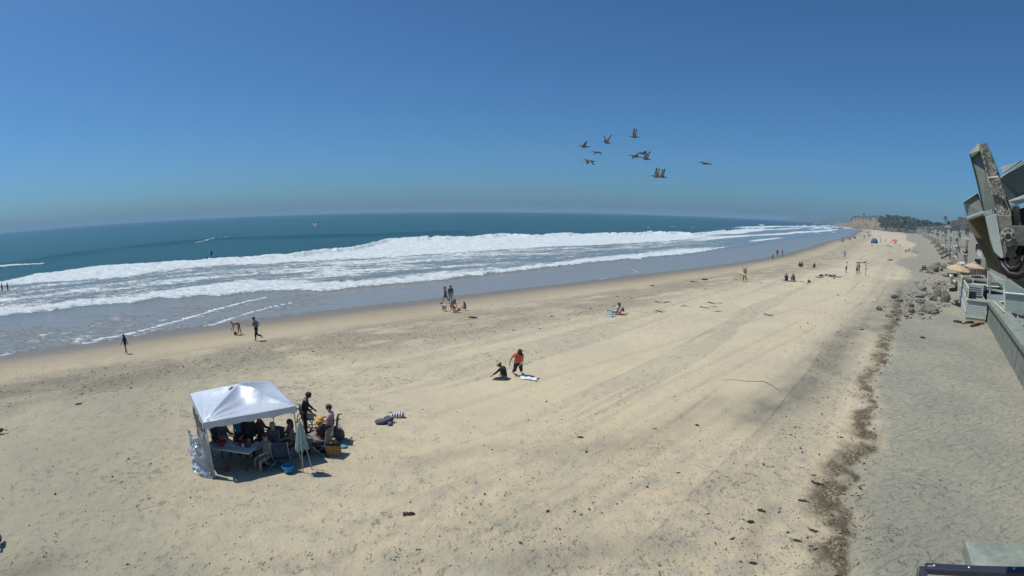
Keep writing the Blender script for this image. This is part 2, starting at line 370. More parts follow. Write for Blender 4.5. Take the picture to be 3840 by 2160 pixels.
# relief: footprints, wind ripples across the grey back beach, grain
mp = _n(nt, 'ShaderNodeMapping'); mp.inputs['Rotation'].default_value = (0, 0, math.radians(-32)); mp.inputs['Scale'].default_value = (1.0, 3.2, 1.0); L(pos, mp.inputs['Vector'])
rip = noise(1.25, 1.5, .5, mp.outputs[0], 1.1)
vf = _n(nt, 'ShaderNodeTexVoronoi', Scale=1.5, Randomness=1.0); vf.feature = 'SMOOTH_F1'; L(pos, vf.inputs['Vector'])
dimples = math_('MULTIPLY', ramp(vf.outputs['Distance'], .12, .42), attr('dimp'))
h = math_('ADD', math_('MULTIPLY', ramp(rip, .25, .75), math_('MULTIPLY', attr('landward'), .85)), math_('MULTIPLY', dimples, .55))
n_foot = noise(3.6, 4, .6); n_pl = noise(.55, 3, .6); pit = math_('MULTIPLY', math_('MULTIPLY', ramp(n_foot, .53, .74), math_('MULTIPLY_ADD', ramp(n_pl, .38, .62), .75, .25)), -1.0)
ro = math_('ADD', attr('rough'), math_('ADD', attr('strip'), attr('streak')), clamp=True)
h = math_('ADD', math_('MULTIPLY', h, .9), math_('MULTIPLY', math_('MULTIPLY', n_mid, 1.0), ro)); h = math_('ADD', h, math_('MULTIPLY', n_fine, math_('ADD', math_('MULTIPLY', ro, .5), .14))); h = math_('ADD', h, math_('MULTIPLY', math_('MULTIPLY', pit, .85), ro)); h = math_('ADD', h, math_('MULTIPLY', n_grain, .1))
h = math_('ADD', h, math_('MULTIPLY', attr('tracks'), -.35)); h = math_('MULTIPLY', h, math_('SUBTRACT', 1.0, math_('MULTIPLY', attr('damp'), .8)))
bp = _n(nt, 'ShaderNodeBump', Strength=1.0, Distance=0.11); L(h, bp.inputs['Height']); L(bp.outputs['Normal'], B.inputs['Normal'])
sand = np_mesh('ground', np.stack([X, Y, Z], 1), F[:, ::-1], sm, dict(wet=wet, damp=damp, strip=strip, wrack=wrack, landward=landward, bits=bits, dark=dark, warm=warm, dimp=dimp, vignette=vignette, tracks=tracks, rough=rough, streak=streak))
tag(sand, 'pale beach sand sloping to the sea, wet and smooth at the waterline', None, None, 'structure')

# ------------------------------------------------------------------ the sea
azs = np.radians(np.concatenate([np.arange(-178, -62, 4.0), np.arange(-62, 48, 0.125), np.arange(48, 60, 4)]))
deps = np.concatenate([np.arange(24, 9, -0.11), np.arange(9, 1.2, -0.032), np.arange(1.2, 0.2, -0.02)])
rads = np.concatenate([(CAMH - SEA) / np.tan(np.radians(deps)), [3200, 4500, 8000, 16000, 40000, 80000]])
X, Y, A, R, F = polar_grid(rads, azs); S_, D_ = coast(X, Y)
O_ = polar_curve([(-300, 1100), (0, 1054), (91, 1034), (144, 1020), (237, 1012), (304, 1001), (470, 984), (700, 978), (939, 965), (1100, 957), (1200, 945), (1330, 932), (1400, 915), (1456, 902), (1650, 895), (1850, 886), (1900, 880), (1990, 886), (2100, 881), (2250, 879), (2400, 876), (2450, 871), (2500, 875), (2540, 872), (2600, 879), (2700, 868), (2830, 858), (2950, 852), (3050, 848), (3120, 846), (3195, 850)], SEA + .3)
M1_ = polar_curve([(-300, 1110), (0, 1078), (140, 1064), (300, 1052), (470, 1038), (598, 1021), (700, 1010), (811, 1001), (939, 998), (1100, 987), (1200, 981), (1350, 974), (1560, 961), (1800, 946), (2000, 931), (2200, 921), (2400, 912), (2500, 905), (2600, 896), (2700, 888), (2840, 876), (3000, 862), (3100, 856), (3195, 853)], SEA)
M2_ = polar_curve([(-300, 1190), (0, 1146), (167, 1136), (240, 1128), (330, 1118), (500, 1104), (598, 1088), (811, 1060), (939, 1043), (1200, 1056), (1500, 1036), (1800, 1008), (2100, 978), (2400, 948), (2700, 920), (2900, 893), (3100, 865), (3195, 855)], SEA)
I_ = polar_curve([(-300, 1240), (0, 1181), (110, 1175), (250, 1156), (347, 1142), (500, 1134), (600, 1116), (811, 1106), (939, 1094), (1100, 1088), (1200, 1090), (1350, 1075), (1500, 1064), (1650, 1048), (1800, 1030), (2000, 1003), (2200, 983), (2400, 969), (2600, 947), (2800, 920), (2980, 892), (3090, 878), (3150, 870), (3195, 858)], SEA + .25)
wv = 1 + 0.045 * (fbm(X / 3.0, Y / 3.0, 5, 80) - 0.5) + .05 * (fbm(X / 22.0, Y / 22.0, 3, 81) - .5)
lr = np.log(R * wv); lo, l1, l2, li = [np.log(f(A)) for f in (O_, M1_, M2_, I_)]
l2 = np.maximum(l2, li + .004); l1 = np.maximum(l1, l2 + .004); lo = np.maximum(lo, l1 + .004)
def band(x, a, b, sa, sb): return sstep(a - sa, a + sa, x) * (1 - sstep(b - sb, b + sb, x))
Sn = .55 * fbm(S_ / 7.0, D_ / 2.2, 5, 82) + .45 * fbm(S_ / 30.0, D_ / 5.0, 3, 93)
foam = (.84 + .75 * (Sn - .45)) * band(lr, l1, lo, .05, .006)
foam = np.maximum(foam, (.80 + .5 * (Sn - .4)) * band(lr, li, l2, .004, .09))
foam = np.maximum(foam, (.47 - .08 * sstep(-.1, .2, A) + 1.0 * (Sn - .45)) * band(lr, li, l1, .01, .02))
far = sstep(math.radians(17), math.radians(25), A) * band(lr, li, lo + .3, .01, .02)   # up the coast the breakers come as many thin lines
lines = sstep(.50, .62, fbm(S_ / 160.0, D_ / 9.0, 4, 83))
foam = np.where(far > 0.01, foam * (1 - far) + far * np.maximum(lines * .95, .16 + .5 * (Sn - .35)), foam)
# small white crests outside the break
for pts, w, k in [([(-40, 1012), (60, 999), (150, 990)], 1.8, .9), ([(736, 911), (800, 901), (870, 894)], .8, .75), ([(950, 893), (985, 891)], 1.0, .7), ([(1046, 891), (1056, 891)], .7, .6),
                  ([(415, 933), (450, 930)], .9, .9), ([(600, 918), (632, 916)], .8, .85), ([(780, 950), (812, 950)], .7, .5), ([(842, 934), (856, 932)], .8, .4), ([(470, 968), (520, 964)], .8, .5), ([(560, 966), (640, 960)], .9, .4),
                  ([(2425, 853), (2437, 852)], 1.6, .8), ([(2510, 849), (2518, 849)], 2., .8), ([(2528, 848), (2536, 848)], 2., .7), ([(2596, 852), (2605, 851)], 2., .6),
                  ([(2790, 850), (2798, 853)], 3., .9), ([(2811, 852), (2935, 853)], 5., 1.), ([(2850, 841), (2862, 845)], 4., .9), ([(2953, 852), (3060, 852)], 5, .9), ([(2985, 834), (3060, 838), (3120, 840)], 9, .8)]:
    dd, _s = line_field(X, Y, pts, SEA); foam = np.maximum(foam, k * np.exp(-(dd / w) ** 2) * (.5 + fbm(X / 2.0, Y / 2.0, 3, 84)))
# swash: lacy foam on the thin water at the left, and the foam edges of spent waves
lace = (1 - sstep(-.42, -.25, A)) * (1 - sstep(li - .02, li + .01, lr)) * sstep(-26, -7, D_)
foam = np.maximum(foam, lace * (.34 + .9 * (.5 * fbm(X / 3.2, Y / 3.2, 4, 85) + .5 * fbm(X / 1.1, Y / 1.1, 3, 94) - .46)))
mid = (1 - sstep(li - .02, li + .01, lr)) * (1 - sstep(.0, .25, A)); foam = np.maximum(foam, mid * .20 * sstep(.4, .7, fbm(X / 3.0, Y / 3.0, 3, 86)))
for pts, w, k in [([(350, 1280), (470, 1257), (572, 1229), (683, 1195), (811, 1152), (897, 1131), (995, 1109)], .26, 1.1), ([(-60, 1345), (0, 1338), (171, 1318), (341, 1291), (470, 1279), (576, 1265), (798, 1222), (905, 1180), (1025, 1143), (1100, 1128)], .24, 1.05),
                  ([(2330, 995), (2370, 1008), (2392, 1022)], .35, .6), ([(2392, 1022), (2330, 1035), (2200, 1058), (1990, 1086)], .22, .6), ([(1480, 1141), (1700, 1126), (1990, 1086)], .2, .45), ([(1000, 1187), (1480, 1141)], .2, .3)]:
    dd, _s = line_field(X, Y, pts, SEA + .2); foam = np.maximum(foam, k * np.exp(-((dd + .22 * (fbm(X / 1.6, Y / 1.6, 3, 87) - .5)) / w) ** 2))
foam = np.clip(foam, 0, 1) * (D_ < .3)
# relief: breaker crest, the swell standing up behind it, rolling foam
Zs = np.full(X.shape, SEA)
crest = np.exp(-((lr - lo + .012) / .016) ** 2) * (A < .62)
Zs += 1.05 * crest * (.45 + 1.0 * fbm(S_ / 14.0, 0 * S_, 3, 88)) * sstep(-.75, -.3, A)
Zs += .32 * np.exp(-((lr - li - .012) / .014) ** 2)
sw, _s = line_field(X, Y, [(-200, 1040), (0, 1000), (200, 966), (460, 930), (700, 908), (850, 896), (1100, 889), (1400, 882), (1700, 872)], SEA)
Zs += .9 * np.exp(-(sw / 8.5) ** 2) * (A < .1)
Zs += .35 * (fbm(X / 60.0, Y / 18.0, 3, 89) - .5) * sstep(20, 80, -D_) * (R < 900)
Zs += foam * .45 * (fbm(X / 1.1, Y / 1.1, 4, 90) - .3) * (1 - sstep(-14, -6, D_)) * (R < 400)
Zs += .10 * (fbm(X / 3.5, Y / 2.0, 3, 91) - .5) * (R < 400) * (1 - sstep(-16, -8, D_))
Zg = profile(D_)
Zs = np.maximum(Zs, Zg + .02)
Zs = np.where(D_ > -.25 + .8 * (fbm(S_ / 5.0, 0 * S_, 3, 92) - .5), Zg - .25, Zs)          # the water's edge dips under the sand
shallow = np.maximum(sstep(-75, -10, D_) * .6, 1 - sstep(lo - .01, lo + .03, lr)); film = sstep(-1.0, 0.0, (Zg + .06 - Zs) * 12) ; film = sstep(-26, -12, D_) * (lr < li)
keep = (D_[F].min(1) < 1.5)
F = F[keep]; used = np.unique(F); remap = np.full(len(X), -1); remap[used] = np.arange(len(used)); F = remap[F]
seam = bpy.data.materials.new('sea_water'); seam.use_nodes = True; nt = seam.node_tree; B = nt.nodes['Principled BSDF']; L = nt.links.new
geo = _n(nt, 'ShaderNodeNewGeometry'); pos = geo.outputs['Position']
mf = _n(nt, 'ShaderNodeMapping'); mf.inputs['Rotation'].default_value = (0, 0, math.radians(-45)); mf.inputs['Scale'].default_value = (.55, 1.25, 1.0); L(pos, mf.inputs['Vector'])
n1 = noise(.8, 6, .65, mf.outputs[0], .6); n2 = noise(2.6, 6, .7, mf.outputs[0], .4)
mp = _n(nt, 'ShaderNodeMapping'); mp.inputs['Rotation'].default_value = (0, 0, math.radians(-45)); mp.inputs['Scale'].default_value = (.35, 1.0, 1.0); L(pos, mp.inputs['Vector'])
chop = noise(.9, 6, .6, mp.outputs[0], .3); chop2 = noise(.06, 4, .5, mp.outputs[0])
w = mixc(attr('deep'), (0.009, 0.070, 0.070), (0.006, 0.040, 0.062))
w = mixc(math_('MULTIPLY', ramp(chop2, .35, .7), .5), w, (0.008, 0.05, 0.055))
w = mixc(attr('shallow'), w, (0.155, 0.215, 0.245))
w = mixc(attr('film'), w, (0.215, 0.22, 0.215))
cov = attr('foam')
edge = math_('ADD', math_('MULTIPLY', n1, .45), math_('MULTIPLY', n2, .55))
fm = _n(nt, 'ShaderNodeMapRange'); fm.interpolation_type = 'SMOOTHSTEP'
L(math_('ADD', math_('MULTIPLY', cov, 1.25), math_('MULTIPLY', math_('SUBTRACT', edge, .5), 2.3)), fm.inputs[0]); fm.inputs[1].default_value = .38; fm.inputs[2].default_value = .82
ff = fm.outputs[0]
w = mixc(ff, w, mixc(ramp(edge, .36, .60), (0.36, 0.44, 0.49), (0.70, 0.735, 0.735)))
L(w, B.inputs['Base Color'])
rr = _n(nt, 'ShaderNodeMapRange'); L(ff, rr.inputs[0]); rr.inputs[3].default_value = .22; rr.inputs[4].default_value = .9; L(rr.outputs[0], B.inputs['Roughness'])
B.inputs['Specular IOR Level'].default_value = .12; B.inputs['IOR'].default_value = 1.33
bh = math_('ADD', math_('MULTIPLY', chop, math_('SUBTRACT', 1.0, math_('MULTIPLY', attr('film'), .93))), math_('MULTIPLY', math_('MULTIPLY', ff, edge), 1.1))
bp = _n(nt, 'ShaderNodeBump', Strength=.9, Distance=.35); L(bh, bp.inputs['Height']); L(bp.outputs['Normal'], B.inputs['Normal'])
deep = sstep(250, 2500, R)
sea = np_mesh('sea', np.stack([X, Y, Zs], 1)[used], F[:, ::-1], seam, {k: v[used] for k, v in dict(foam=foam, shallow=shallow, film=film, deep=deep).items()})
tag(sea, 'blue green sea with white breaking surf and thin swash on the sand', None, None, 'structure')
# ------------------------------------------------------------------ people: one continuous skinned body each, clothes as children
SKINQ = []
def skin_obj(name, verts, edges, radii, m, parent, root=0, sub=1):
    me = bpy.data.meshes.new(name); me.from_pydata([tuple(v) for v in verts], edges, []); me.materials.append(m)
    o = bpy.data.objects.new(name, me); C.objects.link(o); o.parent = parent
    md = o.modifiers.new('skin', 'SKIN'); md.use_smooth_shade = True
    for i, r in enumerate(radii):
        sv = me.skin_vertices[0].data[i]; sv.radius = (r, r) if not hasattr(r, '__len__') else r; sv.use_root = (i == root)
    if sub: ms = o.modifiers.new('sub', 'SUBSURF'); ms.levels = sub; ms.render_levels = sub
    SKINQ.append(o); return o
def bake_skins():
    bpy.context.view_layer.update(); dg = bpy.context.evaluated_depsgraph_get(); res = []
    for o in SKINQ: res.append(bpy.data.meshes.new_from_object(o.evaluated_get(dg)))
    for o, me in zip(SKINQ, res):
        old = o.data; o.modifiers.clear(); o.data = me; me.name = o.name; bpy.data.meshes.remove(old)
    SKINQ.clear()
SK = dict(tan=(0.36, 0.2, 0.13), light=(0.5, 0.31, 0.23), brown=(0.22, 0.12, 0.075), pink=(0.55, 0.32, 0.25))
HAIR = dict(black=(0.018, 0.015, 0.014), brown=(0.05, 0.03, 0.02), grey=(0.3, 0.3, 0.3), blond=(0.35, 0.25, 0.12))
def cloth(col): 
    return mat('cloth_%02x%02x%02x' % tuple(int(255 * min(1, q)) for q in col), col, .9, .12, 14, .15, 40)
def fk(p):
    """joint positions of a pose; faces +Y, right hand at +X"""
    J = {}
    ln = math.radians(p.get('lean', 4)); sw = math.radians(p.get('sway', 0)); tw = math.radians(p.get('twist', 0))
    Rt_ = Matrix.Rotation(sw, 3, 'Y') @ Matrix.Rotation(-ln, 3, 'X') @ Matrix.Rotation(tw, 3, 'Z')
    P0 = Vector((0, 0, 0)); T = lambda v: P0 + Rt_ @ Vector(v)
    J['pel'] = P0; J['waist'] = T((0, .0, .17)); J['chest'] = T((0, .01, .36)); J['neck'] = T((0, 0, .50))
    nod = math.radians(p.get('nod', 5)); yaw = math.radians(p.get('yaw', 0))
    Rh = Rt_ @ Matrix.Rotation(yaw, 3, 'Z') @ Matrix.Rotation(-nod, 3, 'X')
    J['Rh'] = Rh; J['jaw'] = J['neck'] + Rh @ Vector((0, .025, .085)); J['head'] = J['neck'] + Rh @ Vector((0, .02, .16)); J['top'] = J['neck'] + Rh @ Vector((0, .005, .225))
    J['nose'] = J['neck'] + Rh @ Vector((0, .135, .135))
    for s, k in ((1, 'r'), (-1, 'l')):
        a = p.get('leg' + k, (0, 0, 6)); hp, kb, sp = [math.radians(q) for q in a[:3]]
        J['hip' + k] = P0 + Vector((s * .092, 0, -.035))
        th = Vector((s * math.sin(sp), math.sin(hp) * math.cos(sp), -math.cos(hp) * math.cos(sp)))
        J['kne' + k] = J['hip' + k] + th * .43
        hp2 = hp - kb; sp2 = math.radians(a[3]) if len(a) > 3 else sp * .3
        sh = Vector((s * math.sin(sp2), math.sin(hp2) * math.cos(sp2), -math.cos(hp2) * math.cos(sp2)))
        J['ank' + k] = J['kne' + k] + sh * .41
        fd = Vector((0, -sh.z, sh.y)) if abs(sh.y) < .95 else Vector((0, .2, sh.y))
        fd = Vector((s * .12, max(.25, -sh.z), sh.y * .9)).normalized() if not p.get('point') else Vector((0, sh.y, sh.z))
        J['hee' + k] = J['ank' + k] + Vector((0, 0, 0)) - fd * .05 + sh * .05; J['toe' + k] = J['ank' + k] + fd * .17 + sh * .055
        b = p.get('arm' + k, (0, 8, 10)); ap, ab, el = [math.radians(q) for q in b[:3]]; inn = math.radians(b[3]) if len(b) > 3 else 0
        J['sho' + k] = T((s * .185, 0, .455))
        u = Rt_ @ Vector((s * math.sin(ab), math.sin(ap) * math.cos(ab), -math.cos(ap) * math.cos(ab)))
        J['elb' + k] = J['sho' + k] + u * .285
        f = Rt_ @ Vector((s * math.sin(ab * .5 - inn), math.sin(ap + el) * math.cos(ab * .5 - inn), -math.cos(ap + el) * math.cos(ab * .5 - inn)))
        J['wri' + k] = J['elb' + k] + f * .25; J['han' + k] = J['wri' + k] + f * .075; J['fin' + k] = J['wri' + k] + f * .165
        J['f' + k] = f; J['side' + k] = Rt_ @ Vector((s, 0, 0))
    return J
def person(label, pose, loc, face, h=1.75, skin='tan', hair='black', top=None, sleeve=.5, bottom=(0.05, 0.06, 0.09), leg=.5, hat=None, longhair=False, seat=None, group=None, lod=1, wide=1.0, shoes=None):
    k = h / 1.75; J = fk(pose)
    pts = [J[q] for q in ('hipr', 'hipl')]
    low = min([J['hip' + s].z - .10 for s in 'rl'] + [J['kne' + s].z - .05 for s in 'rl'] + [min(J['ank' + s].z, J['toe' + s].z, J['hee' + s].z) - .03 for s in 'rl'])
    root = thing('person', label, 'person', loc, face, group, k); dz = Vector((0, 0, -low if seat is None else seat / k + .10 - min(J['hipr'].z, J['hipl'].z)))
    for q in list(J):
        if isinstance(J[q], Vector) and not q.startswith(('f', 'side')) or q in ('finr', 'finl'): J[q] = J[q] + dz
    sk = mat('skin_' + skin, SK[skin], .6, .06, 9)
    V = []; E = []; Rr = []; ix = {}
    def vx(n, p, r): ix[n] = len(V); V.append(p); Rr.append(r); return ix[n]
    def ed(*n): E.extend((ix[a], ix[b]) for a, b in zip(n[:-1], n[1:]))
    w = wide
    vx('pel', J['pel'], .125 * w); vx('waist', J['waist'], .118 * w); vx('chest', J['chest'], .135 * w); vx('neck', J['neck'], .058); vx('jaw', J['jaw'], .068); vx('head', J['head'], .098); vx('top', J['top'], .07)
    ed('pel', 'waist', 'chest', 'neck', 'jaw', 'head', 'top')
    for s in 'rl':
        vx('hip' + s, J['hip' + s] + Vector((0, 0, -.04)), .095 * w); vx('th' + s, J['hip' + s].lerp(J['kne' + s], .5), .078 * w); vx('kne' + s, J['kne' + s], .056); vx('ca' + s, J['kne' + s].lerp(J['ank' + s], .35), .056); vx('ank' + s, J['ank' + s], .036); vx('toe' + s, J['toe' + s], .032)
        ed('pel', 'hip' + s, 'th' + s, 'kne' + s, 'ca' + s, 'ank' + s, 'toe' + s)
        vx('sho' + s, J['sho' + s], .062); vx('elb' + s, J['elb' + s], .04); vx('wri' + s, J['wri' + s], .027); vx('han' + s, J['han' + s], .034)
        ed('chest', 'sho' + s, 'elb' + s, 'wri' + s, 'han' + s)
        if lod >= 2:
            f = J['f' + s]; sd = J['side' + s]; side2 = f.cross(sd).normalized()
            for q, (o1, ln) in enumerate(((-.03, .075), (-.01, .088), (.01, .084), (.03, .066))):
                a = J['han' + s] + side2 * o1 + f * .04; vx('k%d' % q + s, a, .010); vx('t%d' % q + s, a + f * ln * .6 - sd * ln * .35, .008); ed('han' + s, 'k%d' % q + s, 't%d' % q + s)
            a = J['han' + s] + side2 * -.035 - f * .01; vx('k9' + s, a, .011); vx('t9' + s, a + f * .035 + side2 * -.03 - sd * .015, .009); ed('han' + s, 'k9' + s, 't9' + s)
        else:
            vx('fin' + s, J['fin' + s], .022); ed('han' + s, 'fin' + s)
    body = skin_obj('body', V, E, Rr, sk, root, 0, 1)
    if lod >= 2:
        Rh = J['Rh']; hd = J['head']
        nb = MB(); nb.prism([hd + Rh @ Vector((-.016, .09, -.035)), hd + Rh @ Vector((.016, .09, -.035)), hd + Rh @ Vector((0, .085, .015))], Rh @ Vector((0, .026, -.004)))
        nb.build('nose', sk, root)
        for s in (-1, 1):
            MB().lathe([(.0, -.008), (.011, 0), (0, .008)], 8, hd + Rh @ Vector((s * .036, .092, .012))).build('eye', mat('eye_dark', (.02, .016, .014), .3), root)
            MB().blob(hd + Rh @ Vector((s * .1, .0, -.01)), (.016, .026, .036), 3, 0, 1).build('ear', sk, root)
        MB().box(hd + Rh @ Vector((0, .093, -.06)), (.05, .012, .012)).build('mouth', mat('lip', (.22, .08, .07), .6), root)
    def garment(name, nodes, edges, col):
        V = [n[0] for n in nodes]; skin_obj(name, V, edges, [n[1] for n in nodes], cloth(col), root, 0, 1)
    if top is not None:
        nd = [(J['chest'], .178 * w), (J['waist'], .158 * w), (J['pel'].lerp(J['waist'], -.25), .162 * w), (J['neck'].lerp(J['chest'], .25), .095)]; es = [(0, 1), (1, 2), (0, 3)]
        for s in 'rl':
            i = len(nd); nd.append((J['sho' + s], .084)); es.append((0, i))
            if sleeve <= .5: nd.append((J['sho' + s].lerp(J['elb' + s], max(.25, sleeve * 1.3)), .06)); es.append((i, i + 1))
            else: nd += [(J['elb' + s], .056), (J['elb' + s].lerp(J['wri' + s], .9), .044)]; es += [(i, i + 1), (i + 1, i + 2)]
        garment('shirt', nd, es, top)
    if bottom is not None:
        nd = [(J['pel'], .158 * w), (J['pel'].lerp(J['waist'], .8), .145 * w)]; es = [(0, 1)]
        for s in 'rl':
            i = len(nd); nd.append((J['hip' + s] + Vector((0, 0, -.04)), .12 * w)); es.append((0, i))
            if leg <= .5: nd.append((J['hip' + s].lerp(J['kne' + s], max(.3, leg * 1.7)), .096 * w)); es.append((i, i + 1))
            else: nd += [(J['kne' + s], .078), (J['kne' + s].lerp(J['ank' + s], min(1, (leg - .5) * 2) * .95), .062)]; es += [(i, i + 1), (i + 1, i + 2)]
        garment('trousers' if leg > .5 else 'shorts', nd, es, bottom)
    Rh = J['Rh']
    if hair:
        hm = mat('hair_' + hair, HAIR[hair], .7, .2, 30, .3, 60)
        q = MB(); q.blob((0, 0, 0), (.112, .122, .115), 5, .06, 2)
        q.v = [tuple(J['head'] + Rh @ (Vector(v) + Vector((0, -.018, .03)))) for v in q.v]
        if longhair:
            b = MB(); b.blob((0, 0, 0), (.11, .075, .22), 6, .1, 2); b.v = [tuple(J['head'] + Rh @ (Vector(v) + Vector((0, -.075, -.10)))) for v in b.v]; q.add(b.v, b.f)
        q.build('hair', hm, root, True)
    if hat:
        kind, col = hat; q = MB()
        if kind == 'cap':
            q.lathe([(.118, -.01), (.122, .04), (.105, .085), (.06, .115), (0, .125)], 14); n0 = len(q.v)
            q.box((0, .145, .0), (.15, .12, .014))
        else:
            R = .21 if kind == 'wide' else .17
            q.lathe([(R, -.015), (R, .0), (.122, .012), (.118, .07), (.10, .105), (0, .118)], 18)
        q.v = [tuple(J['head'] + Rh @ (Vector(v) + Vector((0, -.01, .05)))) for v in q.v]
        q.build('hat' if kind != 'cap' else 'cap', cloth(col), root, True)
    if shoes:
        for s in 'rl':
            q = MB(); q.blob(J['ank' + s].lerp(J['toe' + s], .5) + Vector((0, 0, -.01)), (.05, .13, .05), 2, .05, 1); q.build('shoe', cloth(shoes), root, True)
    return root, J, k
def facing(ax, ay): return math.atan2(-ax, ay)             # heading that makes +Y point along (ax, ay)
def face_px(deg, loc):
    """heading for a person who looks: 0 away from the camera, 90 to the right of the picture, 180 at the camera, -90 left"""
    az = math.atan2(loc[0], loc[1]) + math.radians(deg); return -az
STAND = dict(lean=2, legr=(2, 3, 4), legl=(-2, 3, 4), armr=(2, 8, 10), arml=(-3, 8, 12))
WALK = dict(lean=5, legr=(24, 8, 2), legl=(-20, 22, 2), armr=(-22, 8, 12), arml=(24, 8, 18))
RUN = dict(lean=12, legr=(28, 30, 2), legl=(-14, 72, 2), armr=(-35, 12, 85), arml=(30, 12, 80))
SITG = dict(lean=-8, legr=(74, 62, 10), legl=(70, 50, 10), armr=(-28, 18, 8), arml=(-25, 18, 8))
HUG = dict(lean=20, legr=(112, 108, 8), legl=(112, 108, 8), armr=(52, 12, 30, 15), arml=(52, 12, 30, 15), nod=15)
SITC = dict(lean=-6, legr=(82, 80, 8), legl=(82, 78, 8), armr=(20, 10, 60), arml=(20, 10, 60))
KNEEL = dict(lean=14, legr=(8, 92, 10), legl=(6, 92, 10), armr=(15, 25, 30), arml=(30, 12, 45, 25), nod=25)
BEND = dict(lean=78, legr=(6, 8, 8), legl=(-8, 6, 8), armr=(92, 4, 6), arml=(86, 4, 6), nod=-15)
LIE = dict(lean=-80, legr=(84, 8, 5), legl=(84, 22, 5), armr=(10, 40, 40), arml=(10, 40, 40), nod=20)
CROUCH = dict(lean=48, legr=(70, 128, 12), legl=(64, 128, 12), armr=(62, 10, 8), arml=(50, 10, 12), nod=-8)
# ------------------------------------------------------------------ haze
hz = bpy.data.materials.new('haze'); hz.use_nodes = True; hnt = hz.node_tree; hnt.nodes.clear()
pv = hnt.nodes.new('ShaderNodeVolumePrincipled'); pv.inputs['Density'].default_value = 0.00017; pv.inputs['Color'].default_value = (0.41, 0.67, 0.87, 1); pv.inputs['Anisotropy'].default_value = 0.0
ho = hnt.nodes.new('ShaderNodeOutputMaterial'); hnt.links.new(pv.outputs[0], ho.inputs['Volume'])
q = MB(); q.box((0, 0, 35), (180000, 180000, 90)); hb = q.build('haze', hz); tag(hb, 'thin blue sea haze over the beach and water', None, None, 'stuff')

# ------------------------------------------------------------------ the canopy tent
def cpx(x, y): return (640 + x * .3313, 1360 + y * .3313)          # places measured in an enlarged view of the tent
FL = at(*cpx(500, 1300)); FR = at(*cpx(1425, 1100)); e1 = Vector((FR.x - FL.x, FR.y - FL.y, 0)); TW = 3.0; e1.normalize(); e2 = Vector((-e1.y, e1.x, 0))
ctr = FL + e1 * TW / 2 + e2 * TW / 2; GZ = float(ground_z(ctr.x, ctr.y)[0]); trz = math.atan2(e1.y, e1.x)
tent = thing('canopy_tent', 'silvery white pop-up canopy tent shading a picnic on the sand', 'canopy', (ctr.x, ctr.y, GZ), trz)
silver = mat('canopy_fabric', (0.50, 0.55, 0.63), .45, .06, 3.0, .3, 5.0, metal=.15, spec=.5, dist=.05)
EAVE = 1.92; half = TW / 2 + .05
def roof_z(u, v):
    m = max(abs(u), abs(v)); dg = min(abs(u), abs(v)) / (m + 1e-6)
    z = EAVE + .56 * (1 - m ** 1.15)
    z -= .15 * math.sin(PI * min(1, m * 1.02)) * (1 - dg ** 2)                      # cloth sags between the hip ribs
    z += .10 * math.exp(-((u - .25) ** 2 + (v + .35) ** 2) / .05)                    # a billow over the front
    cu, cv = u + 1, v + 1; r = math.hypot(cu, cv); ang = math.atan2(cv, cu)
    z += .05 * math.exp(-r / .55) * math.sin(ang * 26) * min(1, r * 5)                  # wrinkles fanning out of the front left corner
    cu, cv = 1 - u, v + 1; r = math.hypot(cu, cv); ang = math.atan2(cv, cu); z += .02 * math.exp(-r / .5) * math.sin(ang * 22) * min(1, r * 5)
    z += .018 * math.sin(5 * u + 3 * v) * (1 - m) + .012 * math.sin(9 * u - 7 * v + 1)*(1-m)
    return z
N = 64
P = [[(-half + 2 * half * j / N, -half + 2 * half * i / N, roof_z(-1 + 2 * j / N, -1 + 2 * i / N)) for j in range(N + 1)] for i in range(N + 1)]
q = MB(); q.grid(P); q.build('canopy_top', silver, tent, True)
def valance(a, b, name='valance', drop=.21):
    a = Vector(a); b = Vector(b); n = 24; t = (b - a).normalized(); out = Vector((t.y, -t.x, 0))
    rows = []
    for i in range(5):
        f = i / 4
        rows.append([a.lerp(b, j / n) + Vector((0, 0, -drop * f - .015 * math.sin(j * 1.7) * f)) + out * (.012 + .02 * math.sin(j * 1.1 + 1) * f) for j in range(n + 1)])
    q = MB(); q.grid(rows); return q.build(name, silver, tent, True)
hc = [(-half, -half, EAVE), (half, -half, EAVE), (half, half, EAVE), (-half, half, EAVE)]
for i in range(4): valance(hc[i], hc[(i + 1) % 4])
white_m = mat('white_metal', (0.62, 0.63, 0.62), .4, .05, 8)
steel = mat('grey_steel', (0.35, 0.36, 0.37), .35, .1, 8, metal=.7)
for sx, sy in ((-1, -1), (1, -1), (1, 1), (-1, 1)):
    q = MB(); q.box((sx * (half - .06), sy * (half - .06), EAVE / 2), (.04, .04, EAVE)); q.box((sx * (half - .06), sy * (half - .06), .012), (.11, .11, .024)); q.build('leg', white_m, tent)
for (a, b) in ((0, 1), (1, 2), (2, 3), (3, 0)):
    A_, B_ = Vector(hc[a]) * .965, Vector(hc[b]) * .965; A_.z = B_.z = EAVE; q = MB(); k = 4
    for i in range(k):
        p0 = A_.lerp(B_, i / k); p1 = A_.lerp(B_, (i + 1) / k)
        q.tube([p0 + Vector((0, 0, -.03)), p1 + Vector((0, 0, -.27))], .012, 5); q.tube([p0 + Vector((0, 0, -.27)), p1 + Vector((0, 0, -.03))], .012, 5)
    q.build('truss', steel, tent)
q = MB(); q.prism([(-.32, .10, roof_z(-.2, .06) + .01), (-.18, -.12, roof_z(-.12, -.08) + .015), (-.24, -.02, roof_z(-.16, 0) + .08)], (.02, .03, .02)); q.build('vent_flap', mat('dark_vent', (.05, .055, .05), .9), tent)
grey_cloth = mat('shade_wall', (0.07, 0.075, 0.065), .85, .1, 5, .2, 10)
